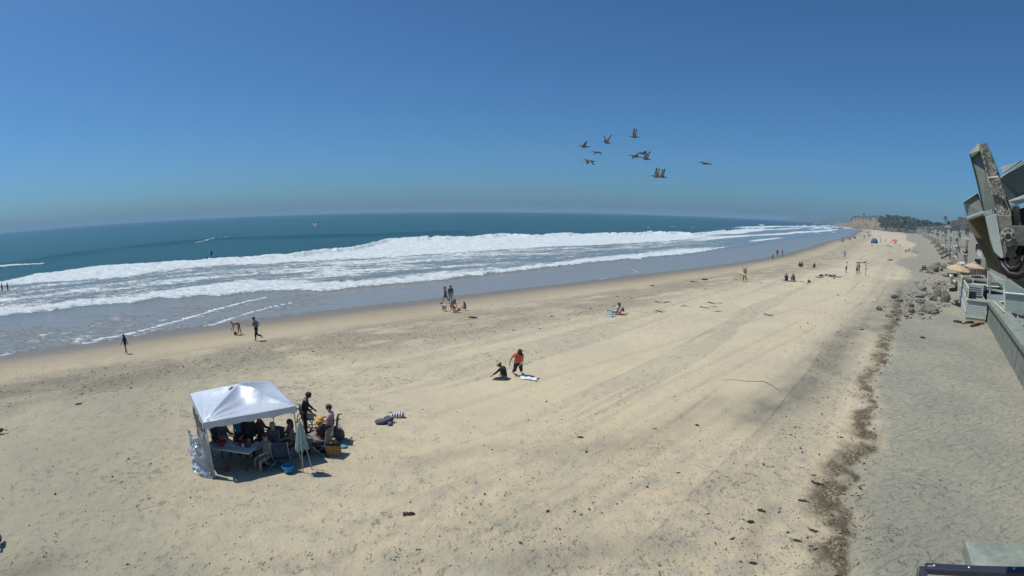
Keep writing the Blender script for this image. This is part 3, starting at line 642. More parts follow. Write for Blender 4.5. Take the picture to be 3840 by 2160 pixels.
rows = [[(-half + .03 + .03 * math.sin(i * .9 + j * .5), -half + .35 + (2 * half - .4) * j / 14, EAVE - .03 - (EAVE - .45) * i / 10) for j in range(15)] for i in range(11)]
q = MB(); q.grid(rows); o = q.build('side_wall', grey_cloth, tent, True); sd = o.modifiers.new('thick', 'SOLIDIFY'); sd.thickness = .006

# crumpled silver sheet hung round the front left leg
def crumple(name, label, m, o, w, hgt, base, rz, seed, amp=.12, flare=.25, n=34, thick=.008, cat='tarp', bulge=.25):
    rows = []
    for i in range(n + 1):
        f = i / n; row = []
        for j in range(n + 1):
            g = j / n - .5; ww = w * (1 - flare * (1 - f) * 1.0)
            x = g * ww + .05 * (float(vnoise(f * 5 + seed, g * 3)) - .5); z = hgt * (1 - f) + .12 * (float(vnoise(g * 6 + seed, f * 2, 3)) - .5) * (1 - f)
            y = -bulge * math.cos(PI * g) * (.35 + .65 * f) + amp * 2 * (float(fbm(g * 5 + seed, f * 6, 4, seed)) - .5)
            r = abs(float(fbm(g * 7 + seed + 4, f * 8 - 2, 2, seed + 9)) - .5); y += amp * .9 * (r * 4 - .5)
            row.append((x, y, max(.01, z)))
        rows.append(row)
    q = MB(); q.grid(rows); ob = q.build(name, m, None, False, base); ob.rotation_euler[2] = rz
    sd = ob.modifiers.new('thick', 'SOLIDIFY'); sd.thickness = thick
    return tag(ob, label, cat)
foil = mat('silver_foil', (0.50, 0.54, 0.56), .33, .12, 4, metal=.45, spec=.5)
cr = at(*cpx(372, 1285)); cr.z -= .03
crumple('silver_sheet', 'crumpled silver foil sheet heaped around the front left tent leg', foil, None, 1.35, 1.35, cr + Vector((-.16, .22, 0)), math.radians(-28), 3, .10, .30, n=28)
pale = mat('pale_sheet', (0.40, 0.45, 0.43), .5, .08, 3, .2, 6, metal=.2)
crumple('shade_cloth', 'smooth pale grey cloth hanging at the tent corner above the foil sheet', pale, None, .62, 1.6, Vector((FL.x - .20, FL.y + .06, GZ + .02)), math.radians(-24), 8, .05, .35, 20, bulge=.14, cat='cloth')
rot = at(*cpx(250, 1240)); q = MB()
dkb = mat('dark_folded_fabric', (0.06, 0.05, 0.045), .9, .15, 6)
q.prism([(-.17, 0, .80), (.05, .1, .98), (.15, .12, .82), (.12, .08, .45), (-.15, 0, .5)], (.03, .12, 0)); q.tube([(-.1, .08, 0), (-.02, .07, .9)], .015); q.tube([(.1, .16, 0), (.06, .12, .9)], .015)
t = thing('folded_chair', 'dark folded camp chair leaning behind the silver foil sheet', 'chair', rot + Vector((.12, .35, 0)), math.radians(-28)); q.build('frame_and_seat', dkb, t)

# ------------------------------------------------------------------ folding table and what lies on it
def table_pt(u, v): return Vector((-9.02 + u * .90, 14.42 + v * .38 - u * .04, GZ + .72))
tb = thing('folding_table', 'white folding table set with food under the canopy', 'table', (-9.02, 14.42, GZ), math.radians(-2.5))
wt = mat('white_plastic', (0.62, 0.62, 0.60), .45, .04, 6)
q = MB(); q.box((0, 0, .70), (1.8, .76, .045)); o = q.build('table_top', wt, tb); bv = o.modifiers.new('b', 'BEVEL'); bv.width = .015; bv.segments = 2
dark_steel = mat('dark_steel', (.035, .035, .038), .45, .1, 8)
for sx in (-1, 1):
    for sy in (-1, 1): q = MB(); q.tube([(sx * .62, sy * .30, .69), (sx * .66, sy * .31, 0)], .016); q.build('leg', dark_steel, tb)
    q = MB(); q.tube([(sx * .65, -.3, .12), (sx * .65, .3, .12)], .012); q.tube([(sx * .64, 0, .3), (sx * .15, 0, .66)], .012); q.tube([(sx * .64, -.3, .3), (sx * .64, .3, .3)], .012); q.build('brace', dark_steel, tb)
red = mat('red_plastic', (.42, .03, .05), .45, .1, 6); clear = mat('clear_plastic', (.5, .55, .53), .15, .05, 5, spec=.6); kraft = mat('kraft_paper', (.30, .19, .10), .8, .1, 8)
def on_table(name, label, cat, m, u, v, f, smooth=True):
    q = MB(); f(q); o = q.build(name, m, None, smooth, table_pt(u, v) + Vector((0, 0, .004))); return tag(o, label, cat)
bowl = lambda r, h: (lambda q: q.lathe([(r * .45, 0), (r * .85, h * .5), (r, h), (r * .93, h), (r * .78, h * .5), (r * .35, .015), (0, .012)], 18))
on_table('bowl', 'red bowl near the left end of the white table', 'bowl', red, -.38, -.15, bowl(.17, .13))
on_table('bowl', 'red bowl at the back edge of the table before the black coat', 'bowl', red, .38, .55, bowl(.16, .12))
on_table('food_tray', 'clear plastic tray lying between the two red bowls', 'tray', clear, .02, -.05, lambda q: (q.box((0, 0, .03), (.42, .26, .06)), q.box((0, 0, .065), (.45, .29, .012))), False)
on_table('bottle', 'small dark bottle standing at the back of the table', 'bottle', mat('dark_bottle', (.03, .05, .09), .2), -.02, .72, lambda q: q.lathe([(.035, 0), (.037, .13), (.02, .17), (.014, .21), (.016, .225)], 12))
on_table('food_box', 'long pale cardboard food box at the table back left', 'box', mat('pale_card', (.5, .46, .38), .8), -.55, .72, lambda q: (q.box((0, 0, .04), (.40, .16, .08)), q.box((0, .09, .09), (.40, .015, .1))), False)
on_table('plate', 'brown paper plate of food near the right table end', 'plate', kraft, .68, .2, lambda q: q.lathe([(.07, 0), (.12, .022), (.115, .022), (.06, .008), (0, .03)], 16))
on_table('jar', 'glass jar standing near the right table corner', 'jar', clear, .55, -.1, lambda q: q.lathe([(.045, 0), (.05, .01), (.05, .1), (.036, .12), (.036, .15), (.04, .152)], 12))
on_table('bag', 'dark snack bag slumped at the left table end', 'bag', mat('dark_bag', (.05, .05, .06), .6), -.75, .35, lambda q: q.blob((0, 0, .08), (.16, .12, .12), 4, .25, 2, -.65))
on_table('paper_bag', 'pointed kraft paper bag on the back right of the table', 'bag', kraft, .62, .78, lambda q: q.blob((0, 0, .09), (.08, .06, .13), 9, .3, 2, -.7))

# ------------------------------------------------------------------ chairs, wheelchairs
navy = mat('navy_canvas', (.018, .035, .085), .8, .15, 12, .2, 30)
def camp_chair(label, loc, face, m, seat_h=.42, back=.55, group='camp chairs under the canopy'):
    t = thing('camp_chair', label, 'chair', loc, face, group)
    rows = [[(-.26 + .52 * j / 6, -.24 + .5 * i / 5, seat_h - .05 * math.sin(PI * i / 5) * math.sin(PI * j / 6)) for j in range(7)] for i in range(6)]
    q = MB(); q.grid(rows); o = q.build('seat', m, t, True); o.modifiers.new('s', 'SOLIDIFY').thickness = .012
    rows = [[(-.26 + .52 * j / 6, -.25 - .16 * i / 5 - .04 * math.sin(PI * j / 6), seat_h + .06 + back * i / 5) for j in range(7)] for i in range(6)]
    q = MB(); q.grid(rows); o = q.build('backrest', m, t, True); o.modifiers.new('s', 'SOLIDIFY').thickness = .012
    for s in (-1, 1):
        q = MB(); q.tube([(s * .28, .26, 0), (s * .28, -.26, seat_h + .02), (s * .28, -.42, seat_h + back + .08)], .013); q.tube([(s * .28, -.3, 0), (s * .28, .26, seat_h), (s * .28, .26, seat_h + .2)], .013); q.build('leg', steel, t)
        q = MB(); q.box((s * .29, 0, seat_h + .21), (.05, .52, .025)); q.build('armrest', m, t)
    q = MB(); q.tube([(-.28, .26, .02), (.28, .26, .02)], .011); q.build('crossbar', steel, t); q = MB(); q.tube([(-.28, -.3, .02), (.28, -.3, .02)], .011); q.build('crossbar', steel, t)
    return t
black_m = mat('black_vinyl', (.02, .02, .024), .6, .1, 10)
rubber = mat('black_rubber', (.018, .018, .018), .8, .1, 10)
def wheelchair(label, loc, face, big=True):
    t = thing('wheelchair', label, 'wheelchair', loc, face, 'wheelchairs beside the canopy')
    q = MB(); q.box((0, 0, .50), (.44, .44, .05)); q.build('seat', black_m, t)
    q = MB(); q.box((0, -.25, .76), (.44, .04, .46), 0, math.radians(8)); q.build('backrest', black_m, t)
    for s in (-1, 1):
        q = MB(); q.tube([(s * .24, -.36, .96), (s * .24, -.29, .93), (s * .24, -.22, .5), (s * .24, -.2, .3), (s * .24, .24, .3), (s * .24, .26, .5), (s * .24, -.2, .5)], .014, 6); q.tube([(s * .24, .26, .5), (s * .22, .42, .14)], .013, 6); q.build('side_frame', dark_steel, t)
        q = MB(); q.tube([(s * .24, -.27, .95), (s * .24, -.42, .98)], .02, 8); q.build('push_handle', rubber, t)
        q = MB(); q.box((s * .27, .02, .72), (.05, .34, .03)); q.build('armrest', black_m, t)
        q = MB(); q.box((s * .14, .44, .12), (.15, .16, .02), 0, math.radians(12)); q.build('footrest', dark_steel, t)
        r = .31 if big else .17; wy = -.16; q = MB(); ring = [(s * .30, wy + r * math.cos(a), r + r * math.sin(a)) for a in np.linspace(0, 2 * PI, 25)]
        q.tube(ring, .02, 6, False); w = q.build('wheel', rubber, t, True)
        q = MB()
        for a in np.linspace(0, PI, 7)[:-1]: q.tube([(s * .30, wy + r * math.cos(a), r + r * math.sin(a)), (s * .30, wy - r * math.cos(a), r - r * math.sin(a))], .005, 4)
        q.tube([(s * .26, wy, r), (s * .34, wy, r)], .03, 8)
        q.build('spokes', steel, w)
        q = MB(); q.tube([(s * .2, .3 + .08 * math.cos(a), .08 + .075 * math.sin(a)) for a in np.linspace(0, 2 * PI, 13)], .014, 5, False); q.tube([(s * .2, .3, .08), (s * .22, .25, .3)], .012, 5); q.build('caster', rubber, t)
    return t
gz = lambda v: Vector((v.x, v.y, float(ground_z(v.x, v.y)[0])))
def tp(x, y, z): return gz(at_z(*cpx(x, y), GZ + z))
w1 = tp(1555, 610, .5); w1f = face_px(95, w1)
wheelchair('black wheelchair with a big spoked wheel pushed by the person in the dark jacket', w1, w1f)
pk = tp(1790, 510, 1.30); pkf = face_px(-80, pk)
wheelchair('black wheelchair carrying the person in the pink shirt', pk, pkf, False)
person('person sitting in a wheelchair in a pink shirt and dark trousers', dict(SITC, nod=20, armr=(30, 12, 55, 20), arml=(30, 12, 55, 20)), pk, pkf, 1.74, 'pink', 'brown', (.55, .33, .38), .9, (.035, .03, .045), .95, seat=.52, lod=2, shoes=(.03, .03, .03))
sp = tp(1488, 345, 1.60); sp = gz(sp - Vector((sp.x, sp.y, 0)).normalized() * .1)
person('person standing in a dark jacket holding the wheelchair by the tent', dict(STAND, lean=14, nod=18, armr=(25, 10, 35), arml=(25, 10, 35)), sp, w1f, 1.72, 'brown', 'black', (.022, .026, .022), .95, (.028, .03, .028), 1.0, lod=2, shoes=(.02, .02, .02))
# the party in the shade
def seated(x, y, z, deg, label, chair_label, cm, seat=.42, chair=True, **kw):
    p = tp(x, y, z); f = face_px(deg, p)
    if chair: camp_chair(chair_label, p, f, cm, seat)
    return person(label, kw.pop('pose', SITC), p, f, seat=seat + .02, lod=2, group=None, **kw)
grn = mat('green_canvas', (.05, .07, .05), .85, .15, 12); greyc = mat('grey_canvas', (.14, .14, .15), .85, .15, 12)
seated(590, 790, .85, 140, 'person sitting at the left back of the table in grey clothes', 'grey camp chair at the left back of the food table', greyc, h=1.68, skin='light', hair='grey', top=(.20, .19, .20), sleeve=.9, bottom=(.14, .13, .14), leg=1.0)
seated(1010, 700, .95, 120, 'person sitting in a brown top behind the black coated person', 'green camp chair holding the person in the brown top', grn, h=1.70, skin='tan', hair='brown', top=(.11, .07, .055), sleeve=.9, bottom=(.05, .05, .055), leg=1.0)
seated(1150, 760, 1.08, -150, 'grey haired person sitting with back turned in a grey shirt', 'grey camp chair under the grey haired person', greyc, h=1.68, skin='light', hair='grey', top=(.17, .16, .15), sleeve=.9, bottom=(.17, .15, .13), leg=1.0)
seated(1335, 700, 1.14, -100, 'long haired person sitting in a taupe top in the tent shade', 'green camp chair under the long haired person', grn, h=1.66, skin='tan', hair='brown', longhair=True, top=(.21, .16, .135), sleeve=.9, bottom=(.2, .17, .15), leg=1.0)
seated(1680, 690, 1.12, -60, 'person sitting in a yellow sun hat and dark brown top', 'grey camp chair under the person in the yellow hat', greyc, h=1.68, skin='pink', hair='brown', top=(.055, .035, .03), sleeve=.4, bottom=(.22, .2, .2), leg=1.0, hat=('brim', (.62, .38, .06)))
seated(1075, 930, .80, -120, 'person sitting low in beige clothes between the table and the navy chair', 'low grey camp chair under the person in beige', greyc, .30, h=1.66, skin='light', hair='brown', top=(.26, .23, .19), sleeve=.9, bottom=(.25, .23, .20), leg=1.0)
p = tp(775, 760, 1.05); person('person standing in a bright blue shirt behind the food table', dict(STAND, lean=10), p, face_px(150, p), 1.72, 'tan', 'black', (.02, .16, .36), .5, (.03, .03, .04), 1.0, lod=2)
p = tp(875, 800, .95); person('person standing in a long black coat beside the food table', dict(STAND, lean=8, arml=(30, 10, 40)), p, face_px(-120, p), 1.74, 'brown', 'black', (.014, .014, .016), .95, (.014, .014, .016), 1.0, lod=2, wide=1.12)
nc = tp(1245, 960, .68); camp_chair('navy blue camp chair with its back turned at the front of the tent', nc, face_px(8, nc), navy, .36, .56)
# things on the sand round the tent
q = MB(); q.lathe([(.10, .0), (.155, .04), (.19, .18), (.205, .25), (.19, .25), (.175, .16), (.14, .05), (0, .03)], 20)
bb = at(*cpx(1335, 1240)); o = q.build('bucket', mat('blue_plastic', (.015, .22, .42), .25, .1, 5, spec=.6), None, True, bb); tag(o, 'bright blue plastic tub on the sand at the shade edge', 'tub')
q = MB(); q.blob((.04, -.02, .10), (.12, .08, .05), 2, .3, 2); o = q.build('cloth_bundle', mat('light_blue_cloth', (.25, .5, .62), .7), None, True, bb); tag(o, 'pale blue cloth lying inside the blue plastic tub', 'cloth')
q = MB(); q.lathe([(.09 * math.sin(a), .09 - .09 * math.cos(a)) for a in np.linspace(0, PI, 9)], 14); o = q.build('ball', red, None, True, at(*cpx(640, 1222))); tag(o, 'small red ball on the shaded sand under the table', 'ball')
t = thing('tote_bag', 'black bin bag like tote standing right of the food table', 'bag', at(*cpx(1022, 1165)), .2)
q = MB(); q.lathe([(.17, 0), (.20, .10), (.21, .31), (.195, .36), (.17, .35), (.16, .1), (0, .06)], 14, squash=(1, .8)); q.build('bag_body', mat('black_bag', (.012, .018, .016), .6, .2, 8, .3, 12), t, True)
q = MB(); q.tube([(-.1, -.14, .33), (-.08, -.16, .46), (.08, -.16, .46), (.1, -.14, .33)], .012, 5); q.build('handle', black_m, t)
wb = at(*cpx(1450, 985)); t = thing('basket', 'brown woven basket on the sand behind the closed umbrella', 'basket', wb + Vector((0, .15, 0)), 0)
q = MB(); q.lathe([(.15, 0), (.2, .1), (.21, .28), (.19, .28), (.17, .1), (0, .04)], 14); q.build('basket_body', mat('wicker', (.22, .13, .075), .8, .25, 40, .4, 60), t, True)
q = MB(); q.tube([(.2 * math.cos(a), 0, .26 + .22 * math.sin(a)) for a in np.linspace(0, PI, 9)], .012, 5); q.build('handle', mat('wicker', (.22, .13, .075)), t)
lounge = at(*cpx(1600, 960))
q = MB(); q.blob((0, .1, .2), (.30, .22, .24), 12, .35, 3, -.8); o = q.build('picnic_blanket', mat('patterned_cloth', (.30, .31, .30), .9, .1, 12, .3, 14, col2=(.07, .08, .08), mixscale=14), None, True, lounge + Vector((0, .25, -.02))); tag(o, 'bunched grey patterned blanket beside the person in the yellow hat', 'blanket')
for (x, y, dx, s, lb) in ((1700, 1040, 0, .26, 'dark rucksack on the sand between the umbrella and the orange bag'), (1500, 1060, .0, .24, 'black cool bag standing behind the closed umbrella')):
    t = thing('rucksack', lb, 'bag', at(*cpx(x, y)) + Vector((0, .25, 0)), .5); q = MB(); q.blob((0, 0, s * .95), (s, s * .75, s * 1.1), 7, .16, 3, -.8); q.build('bag_body', black_m, t, True)
    q = MB(); q.tube([(-.06, 0, s * 1.9), (0, 0, s * 2.25), (.06, 0, s * 1.9)], .012, 5); q.build('strap', rubber, t)
# closed umbrella with its pole, and a second pole
t = thing('beach_umbrella', 'closed pale teal beach umbrella standing upright in front of the tent', 'umbrella', at(*cpx(1498, 1248)), .3)
um_m = mat('teal_white_fabric', (.40, .50, .47), .8, .1, 6, .2, 14, col2=(.17, .30, .29), mixscale=7); wood = mat('pale_wood_pole', (.46, .36, .24), .6, .1, 8)
q = MB(); q.tube([(.0, 0, -.1), (.06, 0, .8), (.1, 0, 1.78)], .017, 8); q.build('pole', wood, t)
rows = []
for i in range(13):
    f = i / 12; rr_ = .03 + .15 * f ** .8
    rows.append([((.1 - .03 * f) + rr_ * (1 + .3 * math.sin(8 * a + f)) * math.cos(a), rr_ * (1 + .3 * math.sin(8 * a + f)) * math.sin(a), 1.74 - .9 * f - .04 * math.sin(8 * a) * f) for a in np.linspace(0, 2 * PI, 49)])
q = MB(); q.grid(rows); o = q.build('folded_canopy', um_m, t, True); o.modifiers.new('s', 'SOLIDIFY').thickness = .006
q = MB(); q.lathe([(.03, 0), (.025, .05), (0, .09)], 8, (.1, 0, 1.74)); q.build('finial', wood, t)
t = thing('umbrella_pole', 'bare pale wooden pole leaning right of the closed umbrella', 'pole', at(*cpx(1604, 1212)), 0); q = MB(); q.tube([(0, 0, -.05), (-.09, .04, .5), (-.2, .08, 1.1)], .017, 8); q.build('shaft', wood, t)
q = MB(); q.lathe([(.024, 0), (.03, .02), (.03, .07), (.0, .09)], 8, (-.2, .08, 1.09)); q.build('end_cap', wood, t)
# orange bag with blue towel, grey tote, stick
ob = at(*cpx(1835, 1055)); t = thing('beach_bag', 'orange and yellow striped beach bag on the sand right of the party', 'bag', ob + Vector((0, .1, 0)), .25)
om = mat('orange_cloth', (.42, .15, .04), .8, .1, 9, .2, 20, col2=(.50, .30, .10), mixscale=9)
q = MB(); rows = [[((.24 + .05 * f + .02 * math.sin(3 * a + f * 4)) * (abs(math.cos(a)) ** .55) * (1 if math.cos(a) > 0 else -1), (.12 - .03 * f) * (abs(math.sin(a)) ** .55) * (1 if math.sin(a) > 0 else -1), .36 * f + .02 * math.sin(2 * a) * f) for a in np.linspace(0, 2 * PI, 33)] for f in (0, .1, .35, .6, .85, 1.0)]; q.grid(rows); q.add([rows[0][j] for j in range(32)], [tuple(range(32))]); q.build('bag_body', om, t, True); q = MB(); q.tube([(-.12, .05, .35), (-.07, .05, .52), (.07, .05, .52), (.12, .05, .35)], .014, 6); q.build('handle', kraft, t)
q = MB(); q.blob((0, 0, .04), (.2, .1, .045), 5, .3, 2); o = q.build('towel', mat('turquoise_towel', (.08, .30, .36), .9, .2, 12), None, True, at(*cpx(1900, 1000)) + Vector((.05, .3, 0))); tag(o, 'rolled turquoise towel lying behind the orange beach bag', 'towel')
gb = at(*cpx(1900, 870)); t = thing('shoulder_bag', 'slouchy grey shoulder bag with upright handles on the sand', 'bag', gb + Vector((0, .1, 0)), -.2); gm = mat('grey_felt', (.15, .15, .16), .9, .12, 10, .2, 24)
q = MB(); q.lathe([(.16, 0), (.23, .1), (.22, .28), (.15, .40), (.13, .39), (.15, .2), (0, .1)], 16, squash=(1, .7)); q.build('bag_body', gm, t, True)
q = MB(); q.tube([(-.13, 0, .38), (.06, .0, .56), (.12, 0, .38)], .012, 6); q.build('handle', gm, t)
q = MB(); q.tube([at(*cpx(2008, 890)) + Vector((0, 0, .02)), at(*cpx(2055, 850)) + Vector((0, 0, .03))], .018, 6); tag(q.build('stick', mat('driftwood', (.10, .075, .05), .9, .2, 12)), 'short dark stick on the sand right of the grey bag', 'stick')
# clothes heap
hp = at(1455, 1588); t = thing('clothes_heap', 'heap of dark grey clothes on open sand right of the tent', 'clothes', hp, .1)
dg = mat('slate_cloth', (.09, .09, .115), .9, .15, 9, .3, 20)
q = MB(); q.blob((-.22, 0, .09), (.30, .17, .12), 21, .22, 3, -.7, .15); q.blob((.02, .08, .14), (.2, .15, .14), 22, .25, 3, -.8); q.build('jacket', dg, t, True); q = MB(); q.blob((.10, -.16, .06), (.1, .15, .07), 23, .2, 2, -.7); q.build('sleeve', dg, t, True)
wbm = bpy.data.materials.new('striped_cloth'); wbm.use_nodes = True; nt = wbm.node_tree; L = nt.links.new; tc = _n(nt, 'ShaderNodeTexCoord'); wv_ = _n(nt, 'ShaderNodeTexWave', Scale=3.0, Distortion=1.5); L(tc.outputs['Object'], wv_.inputs['Vector'])
rp = _n(nt, 'ShaderNodeValToRGB'); rp.color_ramp.interpolation = 'CONSTANT'; rp.color_ramp.elements[0].color = (.03, .03, .06, 1); rp.color_ramp.elements[1].position = .42; rp.color_ramp.elements[1].color = (.62, .62, .64, 1); L(wv_.outputs['Fac'], rp.inputs['Fac']); L(rp.outputs[0], nt.nodes['Principled BSDF'].inputs['Base Color'])
q = MB(); q.blob((0, 0, .10), (.27, .16, .14), 31, .22, 3, -.75, -.2); o = q.build('striped_bag', wbm, None, True, at(1492, 1568) + Vector((0, .1, 0))); tag(o, 'navy and white striped bag beside the grey clothes heap', 'bag')
# ------------------------------------------------------------------ the pair on the open sand
def beach_person(label, pose, px, py, deg, **kw):
    p = at(px, py); return person(label, pose, p, face_px(deg, p), **kw)
beach_person('kneeling person in a coral red shirt and dark cap beside a white towel', dict(KNEEL, lean=22, nod=25, yaw=20, armr=(5, 35, 25), arml=(28, 6, 40, 35)), 1942, 1408, 172, h=1.78, skin='tan', hair='black', top=(.62, .12, .085), sleeve=.5, bottom=(.035, .033, .038), leg=1.0, hat=('cap', (.04, .04, .045)), lod=2, wide=1.25, shoes=(.03, .03, .03))
beach_person('person sitting cross legged in a straw hat and black top', dict(lean=20, legr=(80, 70, 40), legl=(80, 30, 20), armr=(40, 20, 20), arml=(62, 18, 10), nod=30), 1893, 1424, -62, h=1.7, skin='tan', hair='brown', top=(.022, .023, .024), sleeve=.95, bottom=(.13, .125, .14), leg=1.0, hat=('brim', (.42, .29, .15)), lod=2, seat=.03)
tw = at(1985, 1420); rows = [[(-.42 + .84 * j / 12 + .04 * math.sin(i), -.25 + .5 * i / 9, .02 + .07 * float(vnoise(j * .6, i * .7, 4))) for j in range(13)] for i in range(10)]
q = MB(); q.grid(rows); o = q.build('towel', mat('white_towel', (.68, .69, .74), .95, .04, 9, .3, 40), None, True, tw); o.rotation_euler[2] = -.35; o.modifiers.new('s', 'SOLIDIFY').thickness = .012; tag(o, 'crumpled white towel on the sand beside the kneeling person', 'towel')
# ------------------------------------------------------------------ along the water's edge
beach_person('child in dark swimwear walking along the wet sand, nearest the left edge', dict(WALK, legr=(10, 6, 2), legl=(-8, 8, 2)), 474, 1327, -60, h=1.32, skin='brown', hair='black', longhair=True, top=(.025, .02, .03), sleeve=.4, bottom=(.03, .02, .03), leg=.15, lod=2)
beach_person('person in pink bending down to a red ball on the wet sand', BEND, 898, 1255, -100, h=1.5, skin='brown', hair='blond', top=(.42, .22, .2), sleeve=.3, bottom=(.30, .12, .1), leg=.3, lod=2)
rb = at(883, 1256); q = MB(); q.lathe([(.13 * math.sin(a), .13 - .13 * math.cos(a)) for a in np.linspace(0, PI, 10)], 16); tag(q.build('ball', mat('dull_red_ball', (.28, .035, .03), .5), None, True, rb), 'red ball on the wet sand under the bending person', 'ball')
beach_person('person jogging in a grey top and black leggings by the water', RUN, 965, 1279, -55, h=1.74, skin='tan', hair='black', top=(.19, .17, .19), sleeve=.4, bottom=(.022, .024, .034), leg=1.0, lod=2, shoes=(.4, .3, .3))
beach_person('walking person in a blue grey hoodie and dark shorts by the water', dict(WALK, armr=(-30, 12, 8), arml=(15, 35, 5)), 1671, 1138, -120, h=1.66, skin='tan', hair='black', top=(.13, .13, .2), sleeve=.9, bottom=(.04, .045, .06), leg=.45, lod=2)
beach_person('walking person in a slate shirt and light grey shorts by the water', dict(STAND, legr=(8, 4, 4), legl=(-8, 8, 4)), 1690, 1139, 170, h=1.75, skin='tan', hair='black', top=(.10, .10, .12), sleeve=.9, bottom=(.30, .32, .28), leg=.45, lod=2)
beach_person('kneeling child in a white top digging at the left of the family', dict(CROUCH, lean=62), 1672, 1168, -70, h=1.25, skin='tan', hair='brown', top=(.62, .62, .66), sleeve=.5, bottom=(.4, .3, .25), leg=.2, lod=2, longhair=True)
beach_person('crouching adult in a slate blue top between the two playing children', dict(CROUCH, lean=35, nod=20), 1693, 1171, 140, h=1.7, skin='tan', hair='brown', top=(.15, .145, .21), sleeve=.5, bottom=(.1, .1, .11), leg=.5, lod=2)
beach_person('child sitting on the damp sand at the right of the family', dict(HUG, lean=12), 1745, 1165, -60, h=1.2, skin='light', hair='brown', longhair=True, top=(.2, .2, .3), sleeve=.4, bottom=(.3, .12, .12), leg=.3, lod=2)
q = MB(); q.lathe([(.09, 0), (.12, .2), (.11, .2), (.08, .02), (0, .02)], 10); tag(q.build('bucket', red, None, True, at(1722, 1164)), 'small reddish sand bucket between the crouching adult and seated child', 'bucket')
q = MB(); q.blob((0, 0, .05), (.3, .2, .09), 6, .3, 2, -.4); tag(q.build('sand_pile', mat('wet_sand_pile', (.14, .105, .075), .9, .1, 14, .3, 30), None, True, at(1710, 1167)), 'low pile of dug wet sand beside the crouching adult', 'sand pile')
# ------------------------------------------------------------------ woman with the blue chair
wp = at(2313, 1180); wf = face_px(-70, wp)
t = thing('beach_chair', 'low pink beach chair carrying the reading person', 'chair', wp, wf)
pinkc = mat('pink_canvas', (.45, .09, .14), .85, .1, 10)
q = MB(); q.box((0, 0, .13), (.5, .46, .03)); q.build('seat', pinkc, t); q = MB(); q.box((0, -.36, .40), (.5, .03, .58), 0, math.radians(28)); q.build('backrest', pinkc, t)
for s in (-1, 1): q = MB(); q.tube([(s * .26, .24, 0), (s * .26, .2, .13), (s * .26, -.22, .13), (s * .26, -.52, .68)], .014); q.tube([(s * .26, -.4, 0), (s * .26, -.22, .13)], .014); q.build('leg', white_m, t)
person('person in a white shirt with long dark hair reclining in a pink beach chair', dict(lean=-22, legr=(78, 12, 6), legl=(78, 20, 6), armr=(30, 10, 70), arml=(30, 10, 70), nod=32), wp, wf, 1.66, 'tan', 'brown', (.55, .55, .56), .9, (.5, .5, .5), .3, longhair=True, seat=.16, lod=2)
cb_ = at(2286, 1188); t = thing('cool_box', 'pale blue cool box with dark lid before the reclining person', 'cool box', cb_, -.5)
q = MB(); q.box((0, 0, .22), (.42, .24, .44), 0, -.25); q.build('box_body', mat('pale_blue_plastic', (.33, .52, .56), .4, .05, 6), t); q = MB(); q.box((0, .11, .45), (.46, .28, .06), 0, -.25); q.build('lid', dg, t); q = MB(); q.box((0, -.14, .05), (.46, .16, .08)); q.build('tray', white_m, t)
q = MB(); q.blob((0, 0, .04), (.42, .2, .07), 8, .35, 3, -.3); tag(q.build('towel', mat('orange_towel', (.60, .20, .12), .9, .15, 14, .3, 30, col2=(.5, .4, .33), mixscale=10), None, True, at(2338, 1176)), 'orange patterned towel on the sand behind the pink beach chair', 'towel')
q = MB(); q.blob((0, 0, .15), (.13, .11, .17), 9, .3, 2, -.8); tag(q.build('rucksack', black_m, None, True, at(2336, 1168)), 'small black bag standing on the orange towel', 'bag')
# ------------------------------------------------------------------ surfboard carrier
bp_ = at(2792, 1056); person('person walking in black leggings with a long folded umbrella on the shoulder', dict(STAND, legr=(14, 6, 4), legl=(-14, 10, 4), armr=(160, 20, 10), arml=(160, 20, 10)), bp_, face_px(-150, bp_), 1.72, 'brown', 'black', (.2, .1, .07), .4, (.05, .05, .06), 1.0)
def board(L_, w, th=.06, n=16):
    P = []
    for i in range(n + 1):
        f = -1 + 2 * i / n; ww = w / 2 * max(.02, (1 - abs(f) ** 2.6)); rk = .10 * f * f
        P.append([(f * L_ / 2, ww * math.cos(a), rk + th / 2 * math.sin(a) * max(.15, 1 - abs(f) ** 4)) for a in np.linspace(0, 2 * PI, 11)])
    q = MB(); q.grid(P); return q
hd_ = math.hypot(bp_.x, bp_.y); a_ = at_h(2769, 1023, hd_ + .3); b_ = at_h(2858, 1062, hd_ - 2.2)
t = thing('folded_umbrella', 'long folded tan umbrella with a pale pole carried on the shoulder', 'umbrella', a_); ax_ = (b_ - a_); Lb = ax_.length; qz = ax_.to_track_quat('X', 'Z')
q = MB(); q.tube([qz @ Vector((0, 0, 0)), qz @ Vector((Lb, 0, 0))], .045, 8); q.build('pole', mat('cream_pole', (.62, .52, .36), .5, .06, 2), t, True)
q = MB(); n_ = 24; rows = [[tuple(qz @ Vector((.05 + f * 1.35, (.05 + .11 * math.sin(PI * min(1, f * 1.08)) ** .8) * (1 + .18 * math.sin(6 * a)) * math.cos(a), (.05 + .13 * math.sin(PI * min(1, f * 1.08)) ** .8) * (1 + .18 * math.sin(6 * a)) * math.sin(a) + .08))) for a in np.linspace(0, 2 * PI, n_ + 1)] for f in np.linspace(0, 1, 9)]
q.grid(rows); q.build('folded_canopy', mat('tan_canvas', (.52, .38, .2), .85, .08, 4), t, True)
